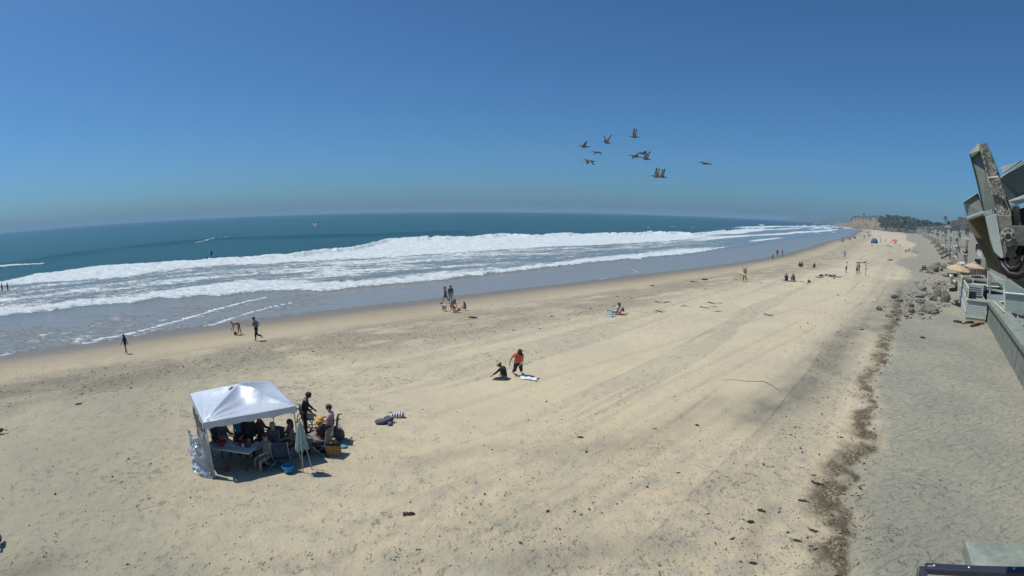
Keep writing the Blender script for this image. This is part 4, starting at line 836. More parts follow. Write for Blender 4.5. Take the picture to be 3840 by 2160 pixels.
# ------------------------------------------------------------------ two on a dark board
dkboard = mat('dark_board', (.05, .05, .09), .4, .1, 4)
sb = at(2960, 1055); o = board(2.6, .6).build('paddle_board', dkboard, None, True, sb + Vector((0, 0, .05))); o.rotation_euler[2] = -math.atan2(sb.x, sb.y) - .12; tag(o, 'dark paddle board lying on the sand under the seated couple', 'board')
for px_, dg_, lb, tp_ in ((2947, 10, 'left of the couple seated on the dark board, in a dark wetsuit', (.03, .03, .045)), (2977, -30, 'right of the couple seated on the dark board, leaning left', (.035, .033, .045))):
    p = at(px_, 1053); person('person, ' + lb, dict(HUG, lean=14 if dg_ > 0 else 24), p, face_px(dg_, p), 1.75, 'brown', 'black', tp_, .9, (.03, .03, .045), 1.0, seat=.1)
hp2 = at(3034, 1059); t = thing('gear_bag', 'black beach bag with a looped handle right of the seated couple', 'bag', hp2, .3); q = MB(); q.blob((0, 0, .12), (.34, .2, .15), 5, .25, 2, -.6); q.build('bag_body', black_m, t, True); q = MB(); q.tube([(-.25, 0, .2), (-.2, 0, .5), (-.1, 0, .3)], .02, 5); q.build('handle', black_m, t)
for px_, py_, lb in ((3002, 1057, 'small dark sandal left of the black beach bag'), (3012, 1059, 'small dark pouch just in front of the black beach bag'), (3028, 1064, 'low dark towel in front of the black beach bag')):
    q = MB(); q.blob((0, 0, .05), (.16, .1, .07), int(px_), .3, 1, -.4); tag(q.build('beach_item', black_m, None, True, at(px_, py_)), lb, 'beach item')
# seated trio by the damp strip
for px_, py_, dg_, lb, tp_ in ((2995, 1003, 60, 'person lying low at the left of the far trio', (.1, .1, .1)), (3004, 1003, 40, 'person sitting at the middle of the far trio in black', (.03, .03, .03)), (3054, 1007, -20, 'person sitting upright alone at the right of the far trio', (.04, .035, .04))):
    p = at(px_, py_); person(lb, dict(HUG, lean=12), p, face_px(dg_, p), 1.6, 'brown', 'black', tp_, .9, (.04, .04, .05), 1.0)
# board pile
gear = [(3073, 1041, 2.0, .1, (.04, .045, .04), 'dark green board at the left end of the gear row'), (3122, 1039, 2.4, -.05, (.05, .05, .055), 'black board at the middle of the gear row'), (3140, 1040, 2.3, .15, (.1, .1, .11), 'grey board lying across the middle of the gear row'), (3162, 1035, 2.3, -.25, (.62, .62, .58), 'white board lying behind the gear row'), (3176, 1044, 2.1, -.3, (.66, .64, .58), 'white board at the right end of the gear row')]
for px_, py_, L_, rz, col, lb in gear:
    p = at(px_, py_); o = board(L_ * .8, .55, .09).build('surfboard', mat('board_%d' % px_, col, .4, .1, 3), None, True, p + Vector((0, 0, .07))); o.rotation_euler[2] = -math.atan2(p.x, p.y) + rz; tag(o, lb, 'surfboard')
for px_, py_, s, col, lb in ((3079, 1036, .35, (.03, .03, .03), 'black rucksack on the dark green board'), (3090, 1034, .25, (.55, .53, .5), 'white towel heap left in the gear row'), (3098, 1034, .35, (.16, .12, .12), 'brown clothes heap in the gear row'), (3113, 1036, .32, (.06, .06, .08), 'navy bag between boards in the gear row'), (3128, 1034, .3, (.2, .2, .2), 'grey bag on top of the boards'), (3128, 1045, .2, (.05, .05, .05), 'small black item in front of the gear row')):
    q = MB(); q.blob((0, 0, s * .4), (s, s * .6, s * .5), px_, .3, 2, -.6); tag(q.build('bag', mat('gear_%d' % px_, col, .85, .2, 8), None, True, at(px_, py_)), lb, 'bag')
# the four standing
for px_, py_, dg_, h_, tp_, bt, lg, lb in ((3172, 1024, 70, 1.82, (.66, .64, .62), (.06, .06, .065), .5, 'person standing in a white top and dark shorts, left of the standing four'), (3213, 1031, 160, 1.84, (.50, .36, .32), (.14, .11, .13), .5, 'bare backed person standing in mauve shorts, tallest of the standing four'), (3221, 1026, -100, 1.8, (.12, .07, .05), (.3, .24, .24), .6, 'person standing just behind the bare backed one, arm hanging out'), (3245, 1033, -90, 1.72, (.5, .5, .52), (.45, .47, .5), .9, 'person in pale grey clothes, right of the standing four')):
    p = at(px_, py_); person(lb, dict(STAND, arml=(-5, 16, 12)), p, face_px(dg_, p), h_, 'tan', 'black', tp_, .5, bt, lg)
p = at(3243, 986); person('person lying back in a white hat on a dark mat beyond the standing four', dict(lean=-35, legr=(82, 6, 5), legl=(82, 20, 5), armr=(-20, 25, 10), arml=(-20, 25, 10)), p, face_px(-80, p), 1.75, 'tan', 'black', (.6, .58, .55), .5, (.04, .04, .05), .5, hat=('wide', (.7, .7, .66)), seat=.04)
q = MB(); q.box((0, 0, .03), (3.2, 1.0, .05)); o = q.build('beach_mat', black_m, None, False, at(3236, 986)); o.rotation_euler[2] = -.6; tag(o, 'dark mat under the person with the white hat', 'mat')
p = at(3167, 966); person('person in grey walking toward the far beach with a towel over the shoulders', dict(WALK, armr=(10, 60, 30), arml=(10, 60, 30)), p, face_px(10, p), 1.85, 'tan', 'brown', (.23, .2, .22), .9, (.2, .18, .2), 1.0, wide=1.1)
# three at the water's edge up the coast
for px_, py_, h_, tp_, lb in ((2897, 977, 1.45, (.30, .25, .2), 'child wading at the water, left of the three by the shore'), (2914, 962, 1.75, (.06, .09, .16), 'person in navy at the water, middle of the three by the shore'), (2933, 963, 1.75, (.45, .26, .29), 'person in pink at the water, right of the three by the shore')):
    p = at(px_, py_); person(lb, WALK, p, face_px(170, p), h_, 'tan', 'brown', tp_, .9, tp_ if h_ > 1.5 else (.1, .09, .1), .55)
# ------------------------------------------------------------------ the far beach, many small figures
def f3(x, y): return (3080 + x / 6.44, 780 + y / 6.44)
def far_person(x, y, pose, col, label, h=1.7, deg=0, **kw):
    p = at(*f3(x, y)); person(label, pose, p, face_px(deg, p), h, 'brown', 'black', col, .9, tuple(q * .6 for q in col), .6, group='tiny figures on the far beach', **kw)
DK = (.04, .04, .05); MD = (.12, .11, .13); BL = (.08, .1, .17); RD = (.25, .08, .07)
far_person(512, 768, STAND, BL, 'tiny figure in blue in the shallows, left of the far walkers')
far_person(493, 850, WALK, DK, 'tiny dark figure at the wet sand below the one in blue', 1.6)
far_person(535, 852, WALK, MD, 'tiny grey figure just right of the dark one on the wet sand', 1.6)
far_person(615, 702, dict(CROUCH), DK, 'tiny dark bather low in the shallows', 1.5)
far_person(676, 790, STAND, DK, 'tiny dark figure, left one of the pair at the water')
far_person(711, 796, WALK, MD, 'tiny brown figure, right one of the pair at the water', 1.5)
far_person(790, 748, WALK, DK, 'tiny dark figure left in the blurred trio at the water', 1.75)
far_person(808, 750, STAND, BL, 'tiny blue figure in the middle of the blurred trio', 1.75)
far_person(828, 762, WALK, RD, 'tiny reddish figure right in the blurred trio', 1.75)
far_person(942, 690, WALK, DK, 'tiny dark figure walking above the water trio', 1.7)
far_person(1035, 737, STAND, DK, 'tall thin dark figure standing alone left of the blue beach tent', 1.9)
far_person(1136, 690, STAND, DK, 'tiny dark figure left in the cluster beyond the blue tent', 1.75)
far_person(1162, 692, WALK, DK, 'tiny dark figure in the middle of the cluster beyond the blue tent', 1.75)
far_person(1186, 684, WALK, MD, 'tiny grey figure right in the cluster beyond the blue tent', 1.7)
far_person(1112, 618, STAND, MD, 'tiny grey figure left in the farthest walking group', 1.8)
far_person(1134, 618, WALK, MD, 'tiny grey figure in the middle of the farthest walking group', 1.8)
far_person(1160, 602, STAND, MD, 'tiny grey figure right in the farthest walking group', 1.8)
far_person(1076, 556, STAND, MD, 'single tiny figure farthest up the wet sand', 1.9)
far_person(1372, 608, WALK, DK, 'single dark figure walking the dry sand far beyond the red umbrella', 1.9)
far_person(1392, 714, HUG, DK, 'tiny seated dark figure with legs out beyond the blue tent', 1.7, -60)
far_person(1426, 706, HUG, MD, 'tiny seated figure right beside the leg stretching one', 1.7)
far_person(1440, 768, HUG, DK, 'tiny seated dark figure between the blue tent and the pair behind', 1.7)
far_person(1438, 848, SITG, DK, 'tiny figure sitting right beside the blue beach tent', 1.75, -70)
far_person(1548, 812, SITG, DK, 'tiny figure reclining between the blue tent and red umbrella', 1.75, -60)
far_person(1606, 934, SITG, DK, 'figure sitting with legs out in front of the red umbrella', 1.7, -90)
far_person(1664, 950, LIE, MD, 'figure lying right beside the one with legs out', 1.6, 80)
far_person(1895, 936, SITG, DK, 'figure sitting low with legs to the right, below the red umbrella', 1.7, 90)
far_person(1768, 862, HUG, DK, 'dark figure huddled left under the red umbrella', 1.7)
far_person(1800, 858, HUG, DK, 'dark figure huddled right under the red umbrella', 1.7)
far_person(1780, 890, LIE, (.5, .48, .45), 'pale figure lying before the red umbrella', 1.6, -90)
far_person(2040, 1078, HUG, DK, 'dark hunched figure, left of the trio under the far weed line', 1.75)
far_person(2112, 1076, SITG, DK, 'dark seated figure, middle of the trio under the far weed line', 1.85, -80)
far_person(2262, 1080, LIE, (.3, .28, .26), 'figure lying down, right of the trio under the far weed line', 1.7, 80)
for i, (x, y, c_, lb) in enumerate([(1722, 600, BL, 'tiny blue figure, leftmost of the distant row near the houses'), (1752, 585, DK, 'tiny dark figure, second from left in the distant row near the houses'), (1810, 596, (.4, .38, .4), 'tiny pale figure in the middle of the distant row near the houses'), (1905, 594, DK, 'tiny dark figure before the far white houses'), (1976, 588, DK, 'tiny dark figure second before the far white houses'), (2072, 594, DK, 'tiny dark figure just right of the beach pole')]):
    far_person(x, y, STAND, c_, lb, 1.8)
for x, y, lb in [(1912, 636, 'tiny seated figure, left of three far up by the beach pole'), (1938, 640, 'tiny seated figure, middle of three far up by the beach pole'), (1986, 640, 'tiny seated figure, right of three far up by the beach pole')]:
    far_person(x, y, HUG, DK, lb, 1.8)
# blue dome, red umbrella, pole
bt = at(*f3(1278, 852)); dm = thing('beach_tent', 'round blue dome beach tent far up the beach', 'tent', bt, face_px(180, bt))
blue_d = mat('blue_nylon', (.045, .13, .27), .6, .12, 2, .1, 4); rows = []
for i in range(9):
    th = i / 8 * PI * .5; rows.append([(1.75 * math.cos(th) ** .7 * math.cos(a) * (1 + .03 * math.cos(6 * a)), 1.3 * math.cos(th) ** .7 * math.sin(a), 2.35 * math.sin(th)) for a in np.linspace(-PI * .5 - 1.4, PI * 1.5 - 2.0, 30)])
q = MB(); q.grid(rows); q.build('dome', blue_d, dm, True).modifiers.new('s', 'SOLIDIFY').thickness = .02
q = MB(); q.box((0, .2, .03), (3.3, 2.4, .05)); q.build('floor_sheet', dg, dm)
for a in (-.6, .0, .6): q = MB(); q.tube([(1.76 * math.cos(th) ** .7 * math.sin(a + PI * (k_ > 5)) , 1.32 * math.cos(th) ** .7 * math.cos(a + PI * (k_ > 5)), 2.38 * math.sin(th)) for k_, th in enumerate(list(np.linspace(0, PI / 2, 6)))], .03, 5); q.build('rib', navy, dm)
def parasol(label, loc, R, H, col, tilt=(0, 0), n=8, group=None, name='parasol', drop=.36, pole_m=None):
    t = thing(name, label, 'umbrella', loc, 0.2, group); fm = mat('parasol_%02x%02x' % (int(col[0] * 255), int(col[1] * 255)), col, .85, .05, 4, .15, 12)
    q = MB(); q.tube([(0, 0, 0), (0, 0, H)], .025, 8); q.build('pole', pole_m or wood, t)
    rows = []
    for i in range(9):
        f = i / 8; row = []
        for j in range(n * 6 + 1):
            a = 2 * PI * j / (n * 6); sc = 1 - .055 * abs(math.sin(n * a / 2)) * f; sag = .10 * abs(math.sin(n * a / 2)) * f * f * R / 1.4
            row.append((R * f * sc * math.cos(a), R * f * sc * math.sin(a), H - R * drop * f ** 1.25 + sag * .0 - sag * .3))
        rows.append(row)
    q = MB(); q.grid(rows); o = q.build('canopy', fm, t, True); o.modifiers.new('s', 'SOLIDIFY').thickness = .012
    for j in range(n):
        a = 2 * PI * j / n; q = MB(); q.tube([(0, 0, H - .03), (R * .5 * math.cos(a), R * .5 * math.sin(a), H - R * drop * .42 - .03), (R * .97 * math.cos(a), R * .97 * math.sin(a), H - R * drop * .97 - .02)], .010, 4); q.build('rib', wood, t)
    rows = [[(R * .26 * f * math.cos(a) * (1 - .08 * abs(math.sin(n * a / 2))), R * .26 * f * math.sin(a), H + .10 - R * drop * .26 * f) for a in np.linspace(0, 2 * PI, n * 4 + 1)] for f in (.05, .5, 1)]
    q = MB(); q.grid(rows); o = q.build('vent_cap', fm, t, True); o.modifiers.new('s', 'SOLIDIFY').thickness = .01
    q = MB(); q.lathe([(.03, 0), (.03, .06), (0, .1)], 8, (0, 0, H + .08)); q.build('finial', wood, t)
    t.rotation_euler = (tilt[0], tilt[1], .2); return t
rp_ = at(*f3(1768, 872)); parasol('red beach umbrella tilted over a dark group far up the beach', rp_, 1.75, 2.2, (.55, .07, .06), (.0, -.12), group=None, name='beach_umbrella')
pp = at(*f3(2052, 756)); t = thing('beach_pole', 'tall thin pole standing in the sand far up the beach', 'pole', pp); q = MB(); q.tube([(0, 0, 0), (0, 0, 6.4)], .09, 6); q.build('shaft', mat('grey_wood', (.2, .19, .16), .9), t); q = MB(); q.box((0, 0, 6.3), (.9, .08, .2)); q.build('sign_bar', mat('grey_wood', (.2, .19, .16)), t)
for x, y, w_, lb in ((1556, 606, .9, 'dark low object lying on the far sand left of the pole'), (1275, 537, .9, 'dark log on the far upper beach near the cliff'), (1690, 834, .7, 'dark bag left of the red umbrella'), (1650, 1266, .8, 'dark curved driftwood on the sand right of the standing four'), (1222, 914, .4, 'small dark lump in front of the blue beach tent')):
    q = MB(); q.blob((0, 0, .12), (w_, .3, .2), x, .3, 2, -.4); o = q.build('driftwood', mat('driftwood', (.10, .075, .05)), None, True, at(*f3(x, y))); o.rotation_euler[2] = -.6; tag(o, lb, 'driftwood')
# surfers and bathers in the water
def sea_p(px, py): return at_z(px, py, SEA)
for px_, py_, lb in ((9, 1094, 'bather standing in the white water at the left edge'), (30, 1092, 'bather just right of the left edge in the white water')):
    p = sea_p(px_, py_); p.z -= .35; person(lb, dict(STAND, armr=(20, 25, 40)), p, face_px(-100, p), 1.7, 'brown', 'black', (.05, .03, .035), .4, (.1, .04, .04), .4)
for px_, py_, lb in ((776, 979, 'surfer sitting low in front of the left breaker'), (1021, 967, 'swimmer whose dark head shows at the breaker top'), (793, 954, 'surfer bobbing in a splash outside the left breaker'), (2572, 866, 'surfer behind the spray of the right breaker')):
    p = sea_p(px_, py_); p.z -= .5 if px_ < 2000 else .2; person(lb, SITG, p, face_px(-40, p), 1.75, 'brown', 'black', (.02, .02, .025), .95, (.02, .02, .025), 1.0)
# ------------------------------------------------------------------ hills up the coast
def ridge(name, prof, m, label, depth_pts=((0, 0), (.35, .75), (1.0, 1.0), (2.2, .95)), seed=1, amp=.12, back=130):
    """prof: (picture x, base y, top y, distance); a slope climbing away from its foot"""
    n = 220; xs = np.linspace(prof[0][0], prof[-1][0], n); arr = np.array(prof, float)
    rows = []
    for dk, hk in depth_pts:
        row = []
        for i, px in enumerate(xs):
            by, ty, hd = [np.interp(px, arr[:, 0], arr[:, k]) for k in (1, 2, 3)]
            a = at_h(px, by, hd); top = at_h(px, ty, hd + back); a.z = min(a.z, 1.0) if hk == 0 else a.z
            p = a.lerp(Vector((top.x, top.y, a.z)), dk); h = (top.z - a.z) * hk
            h *= 1 + amp * (float(fbm(i * .25 + seed, dk * 4, 3, seed)) - .5) * 2 * (hk > 0)
            row.append((p.x, p.y, a.z + h - (.5 if hk == 0 else 0)))
        rows.append(row)
    q = MB(); q.grid(rows); o = q.build(name, m, None, True); return tag(o, label, None, None, 'structure')
cliff = mat('sandstone_cliff', (.19, .135, .095), .95, .2, .05, 1.0, .14, col2=(.31, .255, .18), mixscale=.09, dist=6.0)
scrub = mat('coastal_scrub', (.075, .09, .06), .95, .2, .05, .8, .2, col2=(.12, .12, .085), mixscale=.05, dist=3.0)
farm = mat('far_headland', (.10, .10, .075), .95, .2, .01)
ridge('hills', [(2930, 829, 827, 6500), (2958, 829, 820, 6500), (2966, 829, 815, 6500), (2995, 830, 814, 6400), (3020, 830, 818, 6300), (3060, 831, 820, 6200), (3090, 832, 819, 6000), (3120, 833, 815, 5800), (3200, 835, 812, 5600), (3300, 838, 815, 5500), (3500, 842, 830, 5500)], farm, 'faint blue headland beyond the end of the bay', back=500)
ridge('cliff', [(3128, 841, 838, 1560), (3150, 842, 836, 1500), (3170, 843, 834, 1420), (3184, 845, 831, 1330), (3191, 846, 820, 1300), (3199, 846, 814, 1280), (3230, 847, 811, 1220), (3262, 850, 812, 1160), (3300, 853, 814, 1100), (3318, 854, 822, 1060), (3345, 856, 838, 1020)], cliff, 'orange sandstone bluff standing over the far beach', ((0, 0), (.06, .20), (.12, .26), (.2, .50), (.26, .55), (.33, .74)), 5, .45, 120)
ridge('hill', [(3186, 845, 829, 1330), (3191, 846, 820, 1300), (3199, 846, 813, 1280), (3230, 847, 811, 1220), (3262, 850, 812, 1160), (3300, 853, 814, 1100), (3330, 855, 824, 1050)], scrub, 'scrub covered crown of the sandstone bluff', ((.30, .60), (.36, .82), (.5, .96), (.8, 1.0), (1.3, 1.0)), 15, .2, 120)
ridge('hill', [(3290, 852, 822, 1180), (3310, 853, 812, 1150), (3340, 855, 812, 1120), (3380, 857, 813, 1080), (3420, 859, 817, 1040), (3450, 860, 827, 1000), (3500, 862, 838, 960), (3560, 864, 840, 900), (3640, 866, 842, 860), (3760, 872, 848, 820), (3900, 880, 856, 800)], scrub, 'dark scrub covered hillside behind the beach houses', seed=9, back=160)
# leaf masses: many small leaf faces spread through a crown
leaf_m = mat('foliage', (.035, .055, .026), .9, .3, .35, col2=(.075, .095, .045), mixscale=.35)
leaf_d = mat('dark_foliage', (.065, .08, .06), .9, .3, .3, col2=(.11, .12, .085), mixscale=.3)
bark = mat('bark', (.09, .07, .05), .95, .2, 3)
def leaves(c, size, n, s, seed, flat=1.0):
    r = np.random.default_rng(seed); q = MB(); k = max(3, n // 26)
    cl = [(r.normal(0, .42, 3)) for _ in range(k)]
    for i in range(n):
        b = cl[i % k]; v = b + r.normal(0, .22, 3); v = v / max(1, np.linalg.norm(v)); p = Vector((c[0] + v[0] * size[0], c[1] + v[1] * size[1], c[2] + v[2] * size[2]))
        a = Vector(r.normal(0, 1, 3)).normalized(); b2 = a.orthogonal().normalized(); t = a.cross(b2); ss = s * r.uniform(.6, 1.3)
        q.add([p + b2 * ss, p + t * ss, p - b2 * ss, p - t * ss], [(0, 1, 2, 3)])
    return q
def tree(label, base, H, R, seed, m=None, trunk=.45, n=260, s=None, squash=.6, group='trees on the hill'):
    t = thing('tree', label, 'tree', base, 0, group); rr_ = random.Random(seed); q = MB(); tz = H * trunk
    q.tube([(0, 0, -1), (rr_.uniform(-.3, .3), 0, tz * .5), (rr_.uniform(-.5, .5), rr_.uniform(-.4, .4), tz + (H - tz) * .4)], [R * .09, R * .07, R * .03], 6)
    for k in range(4): a = k * 1.57 + rr_.random(); q.tube([(0, 0, tz * .7), (math.cos(a) * R * .6, math.sin(a) * R * .6, tz + (H - tz) * .5)], [R * .05, R * .015], 5)
    q.build('trunk', bark, t)
    leaves((0, 0, tz + (H - tz) * .5), (R, R, (H - tz) * squash), n, s or R * .14, seed).build('crown', m or leaf_d, t, fix=False); return t
for i, (px_, yb, yt, hd, wpx, tr, lb) in enumerate([(3239, 814, 801, 1290, 12, .75, 'flat topped tree standing above the cliff edge house'), (3209, 814, 809, 1320, 9, .3, 'low dark tree at the left end of the cliff top'), (3222, 814, 808, 1320, 10, .3, 'dark tree just left of the white cliff top house'), (3253, 814, 809, 1260, 9, .3, 'small tree right of the white cliff top house'),
    (3276, 815, 808, 1240, 10, .3, 'dark tree left of the twin cliff top houses'), (3287, 815, 807, 1240, 9, .3, 'dark tree between the twin cliff top houses'), (3300, 815, 808, 1220, 9, .3, 'small tree left of the long low white house'), (3322, 816, 802, 1200, 4, .8, 'slim palm like tree rising above the hill crest'),
    (3332, 818, 806, 1240, 22, .3, 'broad dark tree at the hill crest right of the slim one'), (3352, 818, 807, 1240, 20, .3, 'second broad tree along the hill crest'), (3366, 818, 808, 1240, 22, .3, 'third broad tree along the hill crest'), (3384, 822, 813, 1220, 20, .3, 'lower tree where the hill crest starts falling'), (3408, 824, 812, 1190, 17, .3, 'rounded tree standing up alone on the falling crest'),
    (3428, 828, 819, 1160, 22, .3, 'wide tree right of the rounded one on the falling crest'), (3444, 830, 821, 1120, 18, .3, 'last wide tree before the hill drops to the houses'), (3470, 843, 830, 900, 18, .3, 'tree right of the hill end above the far houses'), (3490, 842, 832, 880, 20, .3, 'tree left of the tall utility pole'), (3520, 845, 833, 820, 24, .3, 'tree right of the tall utility pole'),
    (3560, 845, 829, 760, 22, .3, 'tree right of the tall palm'), (3585, 846, 822, 700, 20, .3, 'tall bushy tree between palm and lamp'), (3605, 848, 830, 640, 22, .3, 'tree nearest the rusty lamp at the skyline'), (3622, 850, 826, 600, 20, .3, 'tree half behind the rusty lamp')]):
    b = at_h(px_, yb + 3, hd); tp__ = at_h(px_, yt, hd); R = wpx * .5 * hd / FPX
    tree(lb, b, tp__.z - b.z, R, 100 + i, n=180 if wpx < 15 else 260, trunk=tr, squash=.55 if tr < .6 else .4)
# scrub and far gardens as one mass
q = MB(); r = np.random.default_rng(4)
for k in range(900):
    px_ = r.uniform(3300, 3640); hd = r.uniform(560, 1080); f = r.uniform(0, 1)
    yb = np.interp(px_, [3300, 3400, 3500, 3640], [852, 857, 861, 866]); yt = np.interp(px_, [3300, 3400, 3450, 3500, 3640], [816, 818, 830, 842, 846])
    p = at_h(px_, yb + (yt - yb) * f, 1000 + 150 * f - (px_ - 3300) * .5 - 30); s = r.uniform(2.5, 6)
    l_ = leaves((p.x, p.y, p.z + s * .2), (s, s, s * .7), 14, s * .28, int(1000 + k)); q.add(l_.v, l_.f)
tag(q.build('hillside_shrubs', leaf_d, None, fix=False), 'dark shrubs and gardens covering the hillside behind the houses', None, None, 'stuff')
# palm
pb = at_h(3544, 850, 520); pt_ = at_h(3544, 812, 520); t = thing('palm_tree', 'tall shaggy palm rising over the beach houses', 'palm', pb); q = MB(); H = pt_.z - pb.z; q.tube([(0, 0, -2), (.1, 0, H * .6), (0, 0, H)], [.3, .25, .22], 6); q.build('trunk', bark, t)
q = MB(); rr_ = random.Random(3)
for k in range(26):
    a = k * 2.4; e = rr_.uniform(-.9, 1.0); Lf = 3.2
    for j in range(5):
        f0, f1 = j / 5, (j + 1) / 5; P_ = lambda f: Vector((math.cos(a) * Lf * f * math.cos(e * .6), math.sin(a) * Lf * f * math.cos(e * .6), H + Lf * (math.sin(e) * f - .7 * f * f))); w0 = .35 * (1 - f0 * .7); sd = Vector((-math.sin(a), math.cos(a), 0)); q.add([P_(f0) + sd * w0, P_(f0) - sd * w0, P_(f1) - sd * w0 * .8, P_(f1) + sd * w0 * .8], [(0, 1, 2, 3)])
q.build('fronds', leaf_d, t, fix=False)
up_ = at_h(3482, 868, 330); t = thing('utility_pole', 'tall grey utility pole between the far beach houses', 'pole', up_); q = MB(); H = at_h(3482, 826, 330).z - up_.z; q.tube([(0, 0, -1), (0, 0, H)], .16, 6); q.build('shaft', mat('grey_wood', (.2, .19, .16)), t); q = MB(); q.box((0, 0, H - .6), (1.8, .14, .14), .6); q.build('crossarm', mat('grey_wood', (.2, .19, .16)), t)
# cliff-top houses
whitew = mat('white_wall', (.62, .61, .57), .85, .05, 1)
def simple_house(label, c, W, D, H, rz, wm, rm, flat=True, group='houses on the cliff'):
    t = thing('house', label, 'house', c, rz, group); q = MB(); q.box((0, 0, H / 2 - .5), (W, D, H + 1)); q.build('wall', wm, t)
    q = MB()
    if flat: q.box((0, 0, H + .15), (W + .8, D + .8, .3))
    else: q.prism([(-W / 2 - .4, -D / 2 - .4, H), (W / 2 + .4, -D / 2 - .4, H), (0, -D / 2 - .4, H + W * .28)], (0, D + .8, 0))
    q.build('roof', rm, t); return t
roof_m = mat('grey_roof', (.17, .16, .15), .9, .15, 1); roof_w = mat('white_roof', (.6, .6, .58), .8, .05, 1)
dwin = mat('dark_window', (.02, .028, .035), .12, .1, 3, spec=.6)
for px_, yb, wpx, hpx, hd, lb in ((3229, 814, 13, 2.6, 1300, 'white flat house at the left of the cliff top'), (3275, 815, 7, 2.6, 1260, 'small white house, left one of the twin cliff top houses'), (3292, 815, 6, 2.8, 1260, 'small white house, right one of the twin cliff top houses'), (3321, 818, 13, 1.8, 1230, 'long low white house behind the hill crest')):
    c = at_h(px_, yb + 1.5, hd); s = hd / FPX; h_ = simple_house(lb, c, wpx * s, 9, hpx * s + 1, -math.atan2(c.x, c.y), whitew, roof_w)
    q = MB(); q.box((0, -4.55, hpx * s * .5), (wpx * s * .7, .1, hpx * s * .35)); q.build('window', dwin, h_)

# ------------------------------------------------------------------ the row of beach houses, placed along the shore behind their seawall
HL = [at(3640, 1100), at(3570, 980), at(3530, 935), at(3490, 901), at(3450, 884), at(3400, 869), at(3352, 862)]
HL = [Vector((p.x, p.y, 0)) for p in HL]; HL[0] = Vector((57.5, 51.0, 0))
hl_len = [0]
for a, b in zip(HL[:-1], HL[1:]): hl_len.append(hl_len[-1] + (b - a).length)
def hl(t):
    for k in range(len(HL) - 1):
        if t <= hl_len[k + 1] or k == len(HL) - 2:
            f = (t - hl_len[k]) / (hl_len[k + 1] - hl_len[k]); return HL[k].lerp(HL[k + 1], f), (HL[k + 1] - HL[k]).normalized()
WALLC = [(.42, .40, .33), (.20, .165, .13), (.36, .36, .34), (.115, .10, .085), (.47, .45, .38), (.24, .24, .23), (.30, .31, .24), (.16, .155, .15), (.40, .34, .26), (.5, .5, .47), (.20, .21, .18)]
WORD = ['cream', 'brown', 'pale grey', 'dark brown', 'ivory', 'grey', 'sage', 'charcoal', 'tan', 'white', 'olive']
CORD = [0, 4, 9, 4, 0, 9, 3, 4, 1, 8, 9, 3, 6, 2]
SETB = [5.5, 2.0, 6.5, 1.0, 5.0, 2.2, 7.0, 1.2, 6.0, 3.0, .9, 6.5, 2.4, 5.2]
glass_m = mat('balcony_glass', (.10, .14, .14), .1, .1, 3, spec=.6)
deckd_ = mat('dark_rail', (.07, .06, .055), .8, .1, 2)
